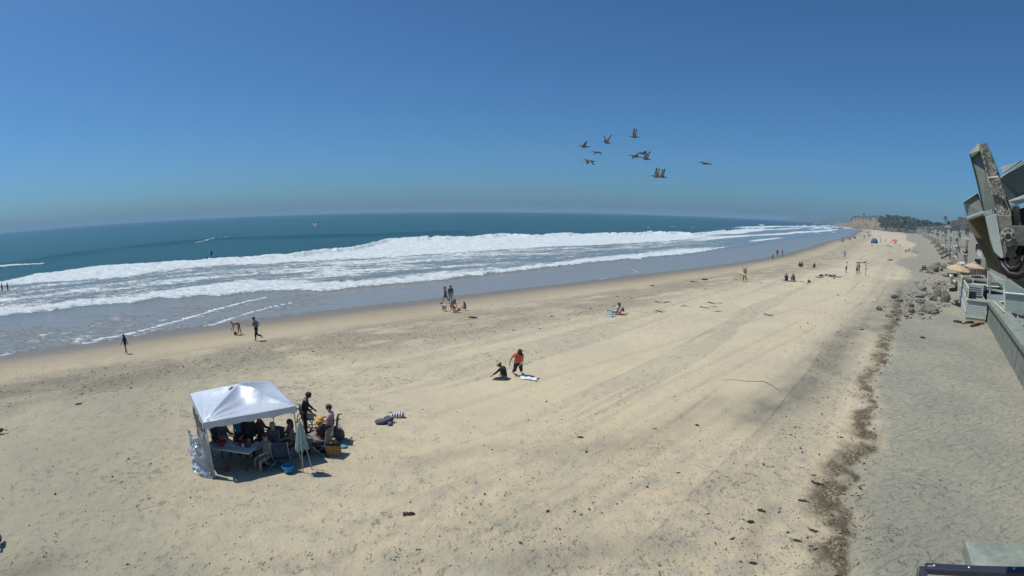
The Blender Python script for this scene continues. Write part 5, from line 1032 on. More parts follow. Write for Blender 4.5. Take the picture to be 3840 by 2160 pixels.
def beach_house(i, tpos, W, setb, storeys, label, detail):
    p, d = hl(tpos); land = Vector((d.y, -d.x, 0)); D = 12.0; H = 2.75 * storeys; c = p + land * (setb + D / 2); c.z = 1.4
    t = thing('beach_house', label, 'house', c, math.atan2(d.y, d.x), 'houses along the beach')      # local +X along the shore, +Y toward the sea
    ci = CORD[i % 14]; col = WALLC[ci]; wm = mat('house_%s' % WORD[ci].replace(' ', '_'), col, .85, .05, 1.2, .1, 3); tr = mat('white_trim', (.6, .6, .58), .7, .04, 2)
    r = random.Random(i * 7 + 1)
    q = MB(); q.box((0, 0, H / 2 - 1), (W, D, H + 2)); upper_cut = r.random() < .5
    q.build('wall', wm, t)
    style = i % 4
    if style == 1: q = MB(); q.prism([(-W / 2 - .5, -D / 2 - .5, H), (-W / 2 - .5, D / 2 + .6, H), (-W / 2 - .5, 0, H + 2.4)], (W + 1, 0, 0)); ro = q.build('roof', roof_m, t)
    elif style == 3: q = MB(); q.prism([(-W / 2 - .4, -D / 2 - .4, H), (W / 2 + .4, -D / 2 - .4, H), (W / 2 + .4, -D / 2 - .4, H + .3), (-W / 2 - .4, -D / 2 - .4, H + 1.9)], (0, D + 1, 0)); ro = q.build('roof', roof_m, t)
    else: q = MB(); q.box((0, .1, H + .2), (W + .7, D + .9, .4)); ro = q.build('roof', roof_w if i % 3 else roof_m, t)
    if r.random() < .7: q = MB(); q.box((r.uniform(-.3, .3) * W, -D * .2, H + 1.1), (.9, 1.1, 2.2)); q.build('chimney', wm, ro)
    nw = max(2, int(W / 3.2))
    for s in range(storeys):
        z0 = s * 2.75
        for k in range(nw):
            x = -W / 2 + W * (k + .5) / nw
            q = MB(); q.box((x, D / 2 + .02, z0 + 1.4), (W / nw * .74, .10, 1.9)); f = q.build('window', tr, t); q = MB(); q.box((x, D / 2 + .07, z0 + 1.4), (W / nw * .74 - .2, .06, 1.7)); q.build('pane', dwin, f)
        if detail:
            for k in range(3):                                  # the side that looks back at the camera
                y = -D / 2 + D * (k + .5) / 3
                if r.random() < .75: q = MB(); q.box((-W / 2 - .02, y, z0 + 1.5), (.10, 1.5, 1.3)); f = q.build('window', tr, t); q = MB(); q.box((-W / 2 - .07, y, z0 + 1.5), (.06, 1.3, 1.1)); q.build('pane', dwin, f)
        if s > 0:
            q = MB(); q.box((0, D / 2 + .95, z0 - .12), (W * .94, 1.9, .2)); bl_ = q.build('balcony', wm, t)
            q = MB()
            for x in np.linspace(-W * .46, W * .46, max(4, int(W / 2.2))): q.box((x, D / 2 + 1.85, z0 + .5), (.06, .06, 1.05))
            q.box((0, D / 2 + 1.85, z0 + 1.05), (W * .94, .08, .07))
            for sx in (-1, 1): q.box((sx * W * .46, D / 2 + .95, z0 + 1.05), (.07, 1.9, .07))
            q.build('railing', tr if i % 3 != 1 else deckd_, bl_)
            if detail: q = MB(); q.box((0, D / 2 + 1.83, z0 + .5), (W * .92, .03, .85)); q.build('glass' if i % 2 else 'parapet', glass_m if i % 2 else tr, bl_)
    q = MB(); q.box((0, D / 2 + setb * .5, -.9), (W, setb - .4, 1.8)); q.build('deck', tr if i % 2 else wm, t)
    return t
SPEC = []; tpos = 22.0; i = 0; r = random.Random(5)
while tpos < hl_len[-1] - 10 and i < 62:
    W = r.uniform(9.5, 13.5) if tpos < 400 else r.uniform(11, 17); SPEC.append((i, tpos + W / 2, W, SETB[i % 14], 2 if r.random() < .6 else 3)); tpos += W + r.uniform(.8, 2.5); i += 1
ORD = ['nearest', 'second', 'third', 'fourth', 'fifth', 'sixth', 'seventh', 'eighth', 'ninth', 'tenth', 'eleventh', 'twelfth', 'thirteenth', 'fourteenth', 'fifteenth', 'sixteenth', 'seventeenth', 'eighteenth', 'nineteenth', 'twentieth']
for tens in ('twenty', 'thirty', 'forty', 'fifty', 'sixty'): ORD += [tens + ' ' + q for q in ORD[:9]] if tens == 'twenty' else [tens[:-1] + 'ieth'] + [tens + ' ' + q for q in ORD[1:9]]
for (i, tp_, W, sb_, st) in SPEC:
    w_ = WORD[CORD[i % 14]]
    if i < 20: lb = '%s %s storey beach house with %s roof, %s in the row from the umbrellas' % (w_, {2: 'two', 3: 'three'}[st], ['flat', 'gabled', 'flat', 'sloping'][i % 4], ORD[i])
    else: lb = '%s %s roofed far beach house, %s in the row from the umbrellas' % (w_, ['flat', 'gable', 'flat', 'slope'][i % 4], ORD[i])
    beach_house(i, tp_, W, sb_, st, lb, i < 14)
# seawall in front of the houses, one wall per property near by
sw_m = mat('weathered_wall', (.30, .28, .22), .9, .15, 1.5, .3, 6)
for k, (t0, t1) in enumerate([(16, 31), (31.6, 47), (47.6, 62), (62.6, 84), (84.6, 110), (110.6, 150), (150.6, 210), (210.6, 300), (300.6, 420), (420.6, 600)]):
    a, d = hl(t0); b, _d = hl(t1); q = MB(); land = Vector((d.y, -d.x, 0))
    hgt = 1.5 + .3 * ((k * 7) % 3)
    q.prism([a + Vector((0, 0, -1)), a + land * .4 + Vector((0, 0, -1)), a + land * .4 + Vector((0, 0, hgt)), a + Vector((0, 0, hgt))], b - a); q.prism([a - land * .08 + Vector((0, 0, hgt + .002)), a + land * .48 + Vector((0, 0, hgt + .002)), a + land * .48 + Vector((0, 0, hgt + .14)), a - land * .08 + Vector((0, 0, hgt + .14))], b - a)
    tag(q.build('seawall', sw_m), '%s stretch of weathered seawall below the beach houses, %s' % (['short', 'short', 'short', 'longer', 'longer', 'long', 'long', 'far', 'far', 'farthest'][k], ['beside the tan umbrellas', 'second past the umbrellas', 'third past the umbrellas', 'fourth past the umbrellas', 'fifth past the umbrellas', 'by the white deck house', 'beyond the white deck house', 'well up the beach', 'far up the beach', 'below the far white houses'][k]), 'seawall', 'seawall stretches')
timber = mat('dark_timber', (.075, .062, .05), .9, .2, 3, .3, 10)
for k, t0 in enumerate([96, 124, 158, 205, 270]):
    a, d = hl(t0); sea_ = Vector((-d.y, d.x, 0)); t = thing('timber_stair', 'dark timber beach stair against the seawall, %s from the tan umbrellas' % ORD[k], 'stairs', Vector((a.x, a.y, 0)), math.atan2(d.y, d.x), 'timber stairs below the houses')
    for s in (0, 1.5):
        q = MB(); q.prism([(s, .1, 1.3), (s, .1, 1.75), (s, 3.0, .25), (s, 3.0, -.2)], (.1, 0, 0)); q.build('stringer', timber, t)
        for y_, h_ in ((.3, 2.5), (1.5, 1.9), (2.9, 1.2)): q = MB(); q.box((s + .05, y_, h_ / 2 - .2), (.13, .13, h_ + .4)); q.build('post', timber, t)
        q = MB(); q.tube([(s + .05, .2, 2.5), (s + .05, 2.95, 1.1)], .06, 5); q.build('handrail', timber, t)
    for n_ in range(6): q = MB(); q.box((.8, .4 + n_ * .46, 1.35 - n_ * .24), (1.5, .3, .05)); q.build('tread', timber, t)

# ------------------------------------------------------------------ the near seawall, stair landing and patio
W1 = at(3697, 1204); W2 = at(3840, 1461); wd_ = Vector((W1.x - W2.x, W1.y - W2.y, 0)).normalized(); wl = Vector((wd_.y, -wd_.x, 0))      # wl: landward
conc = mat('stained_concrete', (.27, .275, .235), .9, .18, .8, .3, 8, col2=(.17, .185, .165), mixscale=.9)
conc2 = mat('cap_concrete', (.25, .275, .225), .9, .15, 1.0, .25, 10, col2=(.175, .20, .165), mixscale=1.4)
nw_ = thing('seawall', 'near concrete seawall with a broad sloping green grey cap', 'seawall', W2 - wd_ * 26)
Lw = (W1 - W2).length + 26; T = 2.05
def wp_(s, l, z): return wd_ * s + wl * l + Vector((0, 0, z - W2.z))
k = 0; s0 = 0.0
while s0 < Lw - .1:
    s1 = min(s0 + 3.6, Lw); q = MB(); q.prism([wp_(s0 + .01, 0, -1.2), wp_(s0 + .01, .5, -1.2), wp_(s0 + .01, .5, T - .36), wp_(s0 + .01, 0, T - .36)], wd_ * (s1 - s0 - .02)); q.build('wall_panel', conc, nw_)
    q = MB(); q.prism([wp_(s0 + .005, -.16, T - .358), wp_(s0 + .005, 1.15, T - .358), wp_(s0 + .005, 1.15, T), wp_(s0 + .005, -.16, T - .06)], wd_ * (s1 - s0 - .01)); q.build('cap_block', conc2, nw_); s0 = s1
for s0 in np.arange(.6, Lw, 1.2): q = MB(); q.prism([wp_(s0, -.035, -1.2), wp_(s0, 0.02, -1.2), wp_(s0, 0.02, T - .37), wp_(s0, -.035, T - .37)], wd_ * .14); q.build('pilaster', conc, nw_)
terr = mat('terrace_concrete', (.215, .25, .215), .9, .1, .6, .15, 9)
q = MB(); q.prism([wp_(-20, 1.16, T - .85), wp_(-20, 30, T - .85), wp_(Lw + 30, 30, T - .85), wp_(Lw + 30, 1.16, T - .85)], (0, 0, -2)); o = q.build('pavement', terr, None, False, W2 - wd_ * 26); tag(o, 'grey green paved terrace behind the seawall', None, None, 'structure')
# bench, planter and a seated person on the terrace
def crop5(X_, Y_): return (3520 + X_ / 4.528, 960 + Y_ / 4.528)
TZ = W2.z + T - .85 - W2.z
bn = at_z(*crop5(1400, 1040), T - .85); t = thing('bench', 'small white topped bench on the terrace at the right edge', 'bench', bn, .6)
q = MB(); q.box((0, 0, .47), (1.5, .5, .08)); q.build('seat', white_m, t)
for sx in (-.62, .62): q = MB(); q.box((sx, -.18, .22), (.08, .08, .44)); q.box((sx, .18, .22), (.08, .08, .44)); q.box((sx, 0, .1), (.06, .3, .05)); q.build('leg', dark_steel, t)
pl_ = at_z(*crop5(1240, 1100), T - .85); t = thing('planter', 'grey round planter with a pale rim behind the seawall', 'planter', pl_); q = MB(); q.lathe([(.38, 0), (.48, .75), (.5, .8), (.42, .8), (.40, .65), (0, .62)], 16); q.build('pot', conc, t, True); q = MB(); q.lathe([(.46, .80), (.53, .80), (.53, .88), (.46, .88), (.46, .8)], 16); q.build('rim', whitew, t)
pp_ = at_z(3838, 1262, T - .85); person('person in dark clothes cut by the right edge above the seawall', SITC, pp_ + Vector((.35, -.1, 0)), face_px(-60, pp_), 1.7, 'tan', 'black', (.05, .035, .05), .9, (.05, .04, .06), 1.0, seat=.45)
# stair landing: siding, side wall, posts, glass
A_ = at(*crop5(455, 1092)); B_ = at(*crop5(790, 1135)); fr = Vector((B_.x - A_.x, B_.y - A_.y, 0)); fw = fr.length; fr.normalize(); bk = Vector((-fr.y, fr.x, 0)); bk = bk if bk.y > 0 else -bk
dhd = math.hypot(A_.x, A_.y); PZ = at_h(*crop5(500, 745), dhd).z
pw = mat('painted_siding', (.46, .50, .46), .7, .06, 3, .1, 8); trimw = mat('cream_trim', (.58, .60, .46), .7, .05, 3)
lan = thing('stair_landing', 'pale grey timber landing and beach stair beside the concrete seawall', 'landing', Vector((A_.x, A_.y, -.3)), math.atan2(fr.y, fr.x)); LH = PZ + .3; LD = 17.0
nb_ = 11
for k in range(nb_): q = MB(); q.box((fw / 2, .04, LH * (k + .5) / nb_), (fw, .06, LH / nb_ - .018)); q.build('siding_board', pw, lan)
q = MB(); q.box((fw / 2, -.03, LH * .30), (fw, .05, .07)); q.build('trim', trimw, lan); q = MB(); q.box((fw / 2, -.05, LH + .06), (fw + .1, .14, .12)); q.build('trim', trimw, lan)
for k in range(8): q = MB(); q.prism([(-.06, .15, LH * k / 8 + .012), (0, .15, LH * k / 8 + .012), (0, .15, LH * (k + 1) / 8 - .012), (-.06, .15, LH * (k + 1) / 8 - .012)], (0, LD, 0)); q.build('siding_board', pw, lan)
for k in (.02, .5, .98): q = MB(); q.box((-.075, LD / 2, LH * k), (.05, LD, .09)); q.build('trim', trimw, lan)
q = MB(); q.box((fw / 2, LD / 2 + .1, LH - .1), (fw - .02, LD - .1, .16)); q.build('floor', terr, lan)
for k, y_ in enumerate(np.linspace(.1, LD, 8)):
    q = MB(); q.box((-.02, y_, LH + .5), (.11, .11, 1.1)); q.build('post', trimw, lan)
    if k: q = MB(); q.box((-.02, y_ - (LD - .1) / 14, LH + .52), (.03, (LD - .1) / 7 - .2, .85)); q.build('glass_panel', mat('frosted_glass', (.40, .44, .44), .25, .05, 4, spec=.6), lan)
q = MB(); q.box((-.02, LD / 2, LH + 1.03), (.12, LD, .06)); q.build('handrail', trimw, lan)
q = MB(); q.box((fw / 2, 5.5, LH + .5), (fw - .1, .08, 1.1)); q.build('partition', pw, lan)
for k in range(5): q = MB(); q.box((fw * .45, 3.2 + k * .35, LH + .12 + k * .16), (1.5, .35, .1)); q.build('tread', dg, lan)
q = MB(); q.box((fw * .2, 1.6, LH + .35), (.9, .5, .6), .4); q.build('planter_box', dark_steel, lan)
# dark deck beyond the landing with rails, brown back fence, tan umbrellas
def P5(X_, Y_, hd): return at_h(*crop5(X_, Y_), hd)
def bar(t, name, pts, r, m): q = MB(); q.tube([P_ - t.location for P_ in pts], r, 6); return q.build(name, m, t)
def slab(t, name, pts, off, m):
    c = t.location if t is not None else Vector((0, 0, 0)); q = MB(); q.prism([p - c for p in pts], off); return q.build(name, m, t)
brown_f = mat('brown_fence', (.085, .06, .055), .85, .15, 3, .2, 10); deckd = mat('dark_deck', (.06, .055, .05), .85, .15, 2)
pat = thing('patio_deck', 'dark raised patio deck with cream rails behind the stair landing', 'deck', P5(570, 470, 70))
awy = Vector((pat.location.x, pat.location.y, 0)).normalized()
slab(pat, 'floor', [P5(425, 470, 67), P5(1115, 540, 61), P5(1115, 470, 74), P5(400, 380, 80)], (0, 0, -.25), deckd)
slab(pat, 'apron', [P5(430, 470, 66.5), P5(815, 500, 64.5), P5(815, 590, 64.5), P5(430, 580, 66.5)], awy * .15, pw)
bar(pat, 'handrail', [P5(425, 462, 66), P5(815, 497, 64)], .085, trimw); bar(pat, 'handrail', [P5(815, 515, 63), P5(1118, 530, 60)], .10, trimw)
for X_, y0, y1, hd in ((583, 372, 470, 66), (830, 372, 520, 64), (838, 250, 380, 66), (1108, 540, 780, 58), (1048, 480, 520, 61)): bar(pat, 'post', [P5(X_, y0, hd), P5(X_, y1, hd)], .10, trimw)
bar(pat, 'pipe_post', [P5(872, 360, 60), P5(868, 650, 60)], .13, mat('grey_pipe', (.33, .34, .36), .5, .05, 3))
fen = thing('brown_fence', 'dark brown board fence behind the tan umbrellas', 'fence', P5(650, 300, 76))
for k in range(12):
    x0 = 370 + k * 39; slab(fen, 'board', [P5(x0 + 1, 225, 76), P5(x0 + 37, 222, 76), P5(x0 + 37, 372, 76), P5(x0 + 1, 372, 76)], awy * .08, brown_f)
for k, X_ in enumerate((590, 660, 720)):
    p = P5(X_, 352, 72); q = MB(); q.box((0, 0, 0), (1.0, .5, .28), -.7); tag(q.build('deck_cushion', whitew, None, False, p - Vector((0, 0, 0))), '%s white cushion on the patio ledge below the brown fence' % ['left', 'middle', 'right'][k], 'cushion', 'white cushions on the patio')
ledge = thing('patio_ledge', 'low tan ledge of the patio under the cushions', 'ledge', P5(500, 360, 73)); slab(ledge, 'ledge_block', [P5(375, 338, 73), P5(760, 352, 71), P5(760, 374, 71), P5(375, 362, 73)], awy * 1.0, mat('tan_stucco', (.42, .34, .24), .9, .06, 2))
# tan patio corner wall with its steps
pc = thing('patio_wall', 'tan stucco corner wall with a pale coping at the beach end of the patio', 'wall', P5(230, 430, 66)); tan_s = mat('tan_stucco', (.42, .34, .24)); 
slab(pc, 'wall', [P5(188, 325, 69), P5(275, 430, 64), P5(275, 520, 64), P5(185, 500, 69)], awy * .3 + Vector((.3, 0, 0)), tan_s); bar(pc, 'coping', [P5(195, 322, 69), P5(275, 440, 64)], .14, whitew)
slab(pc, 'wall', [P5(275, 440, 64), P5(318, 440, 66), P5(318, 600, 66), P5(290, 600, 64)], awy * .2, brown_f); slab(pc, 'step', [P5(140, 490, 66), P5(270, 505, 64), P5(270, 530, 64), P5(145, 520, 66)], awy * 1.2, tan_s); slab(pc, 'base', [P5(175, 560, 66), P5(290, 545, 65), P5(290, 607, 65), P5(180, 605, 66)], awy * 1.0, brown_f)
tanc = (.47, .36, .225)
u1 = P5(318, 110, 66); u1.z = 1.6; parasol('left tan patio umbrella with scalloped canopy above the stucco wall', u1, 1.62, P5(318, 125, 66).z - 1.6, tanc, (.10, .0), group=None, name='patio_umbrella', drop=.40)
u2 = P5(590, 92, 70); u2.z = 1.6; parasol('right tan patio umbrella partly behind the rusty lamp', u2, 1.5, P5(590, 108, 70).z - 1.6, tanc, (.05, .04), group=None, name='patio_umbrella', drop=.36)
q = MB(); q.box((0, 0, .4), (1.4, .8, .08)); q.box((-.5, 0, .2), (.1, .6, .4)); q.box((.5, 0, .2), (.1, .6, .4)); pt__ = P5(240, 300, 70); tag(q.build('patio_table', dark_steel, None, False, Vector((pt__.x, pt__.y, pt__.z - .4))), 'dark low table under the left tan umbrella', 'table')
# pale green walls at the far right
pg = mat('pale_green_wall', (.30, .36, .325), .8, .06, 1.2, .1, 5); pgs = mat('shade_canvas', (.42, .48, .42), .8, .06, 2)
gw = thing('garden_wall', 'pale green boarded garden wall with a white top line at the right edge', 'wall', P5(1280, 800, 52))
rgt = Vector((pat.location.y, -pat.location.x, 0)).normalized()
for k in range(8):
    f0, f1 = k / 8 + .004, (k + 1) / 8 - .004; L0, L1 = P5(1128, 632, 50), P5(1128, 960, 50); R0, R1 = P5(1560, 672, 46), P5(1560, 1000, 46)
    slab(gw, 'board', [L0.lerp(L1, f0), R0.lerp(R1, f0), R0.lerp(R1, f1), L0.lerp(L1, f1)], awy * .1, pg)
bar(gw, 'top_rail', [P5(1125, 625, 49.8), P5(1560, 668, 45.8)], .09, whitew); bar(gw, 'post', [P5(1122, 560, 50), P5(1118, 960, 50)], .09, trimw)
slab(gw, 'upper_wall', [P5(1130, 412, 56), P5(1560, 640, 50), P5(1560, 690, 50), P5(1130, 620, 56)], awy * .2, pg)
sc = thing('shade_screen', 'slanting pale canvas screen between cream posts left of the garden wall', 'screen', P5(980, 380, 62)); slab(sc, 'canvas', [P5(842, 255, 66), P5(1122, 400, 58), P5(1115, 515, 58), P5(960, 420, 62), P5(850, 338, 66)], awy * .08, pgs)
gp = thing('glass_fence', 'low glass fence panel on the landing beside the cream posts', 'fence', P5(960, 700, 58)); slab(gp, 'glass_panel', [P5(850, 650, 59), P5(1108, 660, 57), P5(1108, 765, 57), P5(850, 755, 59)], awy * .04, mat('frosted_glass', (.40, .44, .44))); bar(gp, 'bottom_rail', [P5(820, 752, 58.5), P5(1120, 782, 56.5)], .09, trimw); bar(gp, 'post', [P5(838, 640, 59), P5(838, 750, 59)], .11, pw)
rm_ = thing('ramp_rail', 'cream zigzag rail of the ramp between seawall and garden wall', 'railing', P5(1060, 850, 52)); bar(rm_, 'rail', [P5(945, 782, 55), P5(1115, 950, 48)], .06, trimw); bar(rm_, 'rail', [P5(1040, 885, 51), P5(1118, 885, 50)], .06, whitew)
# lobster of orange kit at the foot of the landing
for X0, Y0, X1, Y1, r_, col, lb in ((250, 1100, 400, 1125, .11, (.05, .045, .045), 'dark rolled net lying left of the landing'), (395, 1135, 440, 1140, .13, (.55, .22, .05), 'small orange bag at the foot of the landing'), (450, 1125, 600, 1120, .11, (.06, .05, .05), 'dark rolled bag at the foot of the landing'), (600, 1140, 770, 1140, .12, (.50, .17, .05), 'long orange tube against the landing siding'), (545, 1185, 700, 1150, .14, (.10, .09, .07), 'dark log in front of the orange tube')):
    a, b = at(*crop5(X0, Y0 + 20)), at(*crop5(X1, Y1 + 20)); a.z += r_ * .8; b.z += r_ * .8; q = MB(); q.tube([a, a.lerp(b, .5) + Vector((0, 0, .05)), b], [r_ * .8, r_, r_ * .8], 9); tag(q.build('beach_gear', mat('gear_' + lb[:8].replace(' ', '_'), col, .8, .2, 4), None, True), lb, 'beach gear')

# ------------------------------------------------------------------ boulders
rockm = mat('dark_boulder', (.125, .115, .105), .9, .2, 1.5, .6, 5, col2=(.25, .225, .185), mixscale=1.2)
def crop4(X_, Y_): return (3200 + X_ / 3.622, 940 + Y_ / 3.622)
def rock(label, X_, Y_, wpx, hpx, seed):
    p = at(*crop4(X_, Y_)); hd = math.hypot(p.x, p.y); w_ = wpx / 3.622 * hd / FPX; h_ = hpx / 3.622 * hd / FPX
    bm = bmesh.new(); r = random.Random(seed); pts = [bm.verts.new((r.gauss(0, .5), r.gauss(0, .5), r.gauss(0, .5))) for _ in range(22)]
    for v in pts: v.co = v.co.normalized() * r.uniform(.8, 1.05)
    res = bmesh.ops.convex_hull(bm, input=bm.verts); bmesh.ops.delete(bm, geom=[g for g in res['geom_interior'] if isinstance(g, bmesh.types.BMVert)], context='VERTS')
    bmesh.ops.bevel(bm, geom=bm.edges[:] , offset=.025, segments=1, affect='EDGES')
    me = bpy.data.meshes.new('boulder'); bm.to_mesh(me); bm.free(); me.materials.append(rockm); o = bpy.data.objects.new('boulder', me); C.objects.link(o)
    o.location = p + Vector((0, 0, h_ * .27)) + Vector((p.x, p.y, 0)).normalized() * w_ * .25; o.scale = (w_ * .62, w_ * .46, h_ * .74); o.rotation_euler = (r.uniform(-.2, .2), r.uniform(-.25, .25), r.uniform(-.6, .6) - .7); tag(o, label, 'boulder', 'boulders on the sand below the patio')
for k, (X_, Y_, w_, h_, lb) in enumerate([(352, 812, 95, 55, 'small boulder standing nearest the open sand'), (568, 655, 120, 65, 'grey boulder upslope left of the main pile'), (610, 690, 150, 40, 'flat low boulder at the foot of the upslope left one'), (945, 548, 110, 60, 'lone boulder at the back left of the pile'), (905, 640, 150, 55, 'long leaning boulder on the back left of the pile'), (1030, 600, 110, 35, 'low dark stone between the long boulder and the big one'), (1140, 620, 135, 130, 'big dark upright boulder at the top of the pile'), (1130, 530, 110, 70, 'rounded boulder behind the big upright one'), (1195, 470, 130, 60, 'mossy boulder furthest back beside the patio wall'), (1075, 680, 110, 90, 'squarish boulder in the middle of the pile'), (1235, 700, 150, 150, 'tall split boulder at the right of the pile'), (890, 715, 130, 65, 'blocky boulder at the left middle of the pile'), (755, 765, 125, 80, 'slanting boulder at the left front of the pile'), (785, 845, 95, 80, 'pyramid shaped boulder at the front left'), (1030, 850, 250, 125, 'largest flat faced boulder at the front of the pile'), (1085, 860, 120, 60, 'dark wedge boulder against the largest one'), (910, 875, 95, 35, 'broken slab lying before the largest boulder'), (1265, 755, 90, 30, 'low stone right of the front boulder'), (1170, 740, 70, 25, 'small stone behind the front boulder'), (1100, 290, 170, 120, 'large boulder in the far pile by the seated pair'), (1170, 275, 100, 85, 'rounded boulder at the right of the far pile'), (1045, 310, 110, 60, 'low front boulder of the far pile'), (1020, 270, 110, 50, 'low left boulder of the far pile'), (1150, 205, 80, 50, 'small dark boulder topping the far pile'), (1225, 240, 90, 70, 'mossy boulder right behind the far pile'), (1090, 195, 40, 25, 'little stone alone behind the far pile'), (1320, 185, 110, 40, 'flat stone by the far seawall'), (1255, 355, 90, 40, 'pale broken stone below the left umbrella'), (500, 905, 150, 35, 'weed covered low rock at the front of the dark sand'), (420, 768, 50, 15, 'thin stone right of the nearest boulder')]):
    rock(lb, X_, Y_, w_, h_, 40 + k)
q = MB(); r = np.random.default_rng(61)
for k in range(420):
    X0, Y0 = r.uniform(480, 1330), r.uniform(300, 940)
    if abs(X0 - (1330 - (Y0 - 200) * .75)) > 330 or (X0 > 1290 and Y0 > 380): continue
    p = at(*crop4(X0, Y0)); s = r.uniform(.06, .22) * (1.6 if r.random() < .12 else 1); q.blob((p.x, p.y, p.z + s * .25), (s, s * .7, s * .55), int(k), .35, 1, None, r.uniform(0, 3))
tag(q.build('cobbles', rockm, None), 'scatter of small dark stones and cobbles among the boulders', None, None, 'stuff')
for X_, dgr, lb in ((935, -60, 'person sitting at the left on the far boulders'), (965, -60, 'person sitting at the right on the far boulders')):
    p = at(*crop4(X_, 300)); p.z += .35; person(lb, SITG, p, face_px(dgr, p), 1.75, 'brown', 'black', (.06, .055, .055), .9, (.1, .09, .09), 1.0, seat=.2)
q = MB(); q.blob((0, 0, .1), (.4, .2, .1), 4, .3, 2, -.4); tag(q.build('cloth', mat('red_orange_cloth', (.6, .13, .06), .8), None, True, at(*crop4(1200, 520)) + Vector((.3, .3, .35))), 'orange red cloth lying on the back boulders', 'cloth')

# ------------------------------------------------------------------ close by: rail of the tower deck, concrete block below it
dpaint = mat('dark_painted_steel', (.03, .032, .045), .35, .15, 6, .1, 30, spec=.5)
tr_ = thing('deck_railing', 'dark steel guard rail of the tower in the bottom right corner', 'railing', at_r(3480, 2120, 2.6))
def RR(px, py, r=2.6): return at_r(px, py, r) - tr_.location
def flatbar(name, a, b, w, d_, m):
    ax = (b - a); q = MB(); u = ax.normalized(); v = Vector((0, 0, 1)); n_ = u.cross(v).normalized(); v = n_.cross(u); q.prism([a + v * w / 2 + n_ * d_ / 2, a - v * w / 2 + n_ * d_ / 2, a - v * w / 2 - n_ * d_ / 2, a + v * w / 2 - n_ * d_ / 2], ax); o = q.build(name, m, tr_); bv = o.modifiers.new('b', 'BEVEL'); bv.width = .006; bv.segments = 2; return o
flatbar('top_rail', RR(3466, 2131), RR(3990, 2146, 2.75), .032, .05, dpaint); flatbar('post', RR(3462, 2128), RR(3395, 2420, 2.45), .03, .05, dpaint); flatbar('top_strip', RR(3478, 2122, 2.59), RR(3730, 2139, 2.66), .004, .01, mat('bare_metal', (.55, .5, .42), .3, .1, 8, metal=.6))
cb0 = at(3604, 2064); t = thing('concrete_block', 'pale concrete footing block on the sand below the rail', 'block', cb0); f_ = at(3900, 2078); e_ = (f_ - cb0); e_.z = 0; n_ = Vector((e_.y, -e_.x, 0)).normalized(); n_ = n_ if n_.dot(cb0) < 0 else -n_
q = MB(); q.prism([Vector((0, 0, -.4)), e_ * 1.0 + Vector((0, 0, -.4)), e_ + n_ * 3 + Vector((0, 0, -.4)), n_ * 3 + Vector((0, 0, -.4))], (0, 0, .72)); o = q.build('block_body', mat('pale_concrete', (.30, .33, .28), .9, .14, 1.2, .4, 14, col2=(.17, .20, .165), mixscale=1.6), t); bv = o.modifiers.new('b', 'BEVEL'); bv.width = .05; bv.segments = 2

for f_ in (.06, .30, .62):
    q = MB(); q.lathe([(.007, 0), (.007, .004), (.003, .007), (0, .007)], 8); a_ = RR(3466, 2131).lerp(RR(3990, 2146, 2.75), f_); q.v = [tuple(Vector(v) + a_ + Vector((0, 0, .015))) for v in q.v]; q.build('bolt', mat('bare_metal', (.55, .5, .42)), tr_, True)
# ------------------------------------------------------------------ the corroded flood lamp beside the camera
galv = mat('galvanised_sheet', (.24, .27, .25), .55, .16, 9, .2, 40, metal=.2, col2=(.38, .41, .37), mixscale=5, dist=.002)
rust = mat('rusty_sheet', (.15, .115, .075), .8, .2, 7, .25, 60, col2=(.20, .165, .105), mixscale=6, dist=.002)
crust = mat('salt_crust', (.32, .32, .27), .95, .3, 40, 1.0, 70, col2=(.17, .165, .135), mixscale=60, dist=.012)
gdark = mat('dark_sheet', (.075, .085, .09), .6, .2, 9, .1, 40, metal=.3)
cable = mat('black_cable', (.012, .011, .014), .45, .1, 20)
lamp = thing('flood_lamp', 'old rusted flood lamp with salt crust close by at the right edge', 'lamp', at_r(3760, 850, 1.7)); LO = lamp.location
def LP(px, py, r=1.7): return at_r(px, py, r) - LO
axd = Vector(ray(3760, 850)).normalized(); 
def plate(name, pts, th, m, rough=0):
    q = MB(); P_ = [LP(*p) for p in pts]
    if rough:
        n = 26; 
        a, b, c, d = P_; rows = [[a.lerp(b, j / n).lerp(d.lerp(c, j / n), i / (n * 2)) - axd * (.003 + .008 * rough * float(fbm(i * .8, j * .8, 3, 7)) * max(0.0, math.sin(PI * j / n)) ** .5) for j in range(n + 1)] for i in range(n * 2 + 1)]
        q.grid(rows); q.prism([a, b, c, d], axd * th); return q.build(name, m, lamp, False)
    q.prism(P_, axd * th); o = q.build(name, m, lamp); bv = o.modifiers.new('b', 'BEVEL'); bv.width = .0025; bv.segments = 2; return o
plate('housing', [(3624, 818, 1.66), (3700, 800, 1.66), (3850, 800, 1.75), (3990, 800, 1.85), (3990, 1120, 1.85), (3840, 1084, 1.75), (3770, 1035, 1.72), (3704, 1003, 1.68), (3690, 960, 1.67), (3655, 890, 1.66)], .16, rust)
plate('left_flange', [(3612, 757, 1.62), (3666, 722, 1.66), (3692, 790, 1.66), (3690, 800, 1.64), (3626, 822, 1.62)], .006, galv); plate('flange_edge', [(3624, 814, 1.615), (3690, 790, 1.635), (3692, 806, 1.635), (3627, 827, 1.615)], .012, mat('pale_flange', (.36, .40, .36), .6, .1, 10, .2, 40)); plate('flange_cap', [(3611, 756, 1.61), (3667, 721, 1.65), (3668, 725, 1.65), (3613, 761, 1.61)], .012, mat('pale_flange', (.36, .40, .36)))
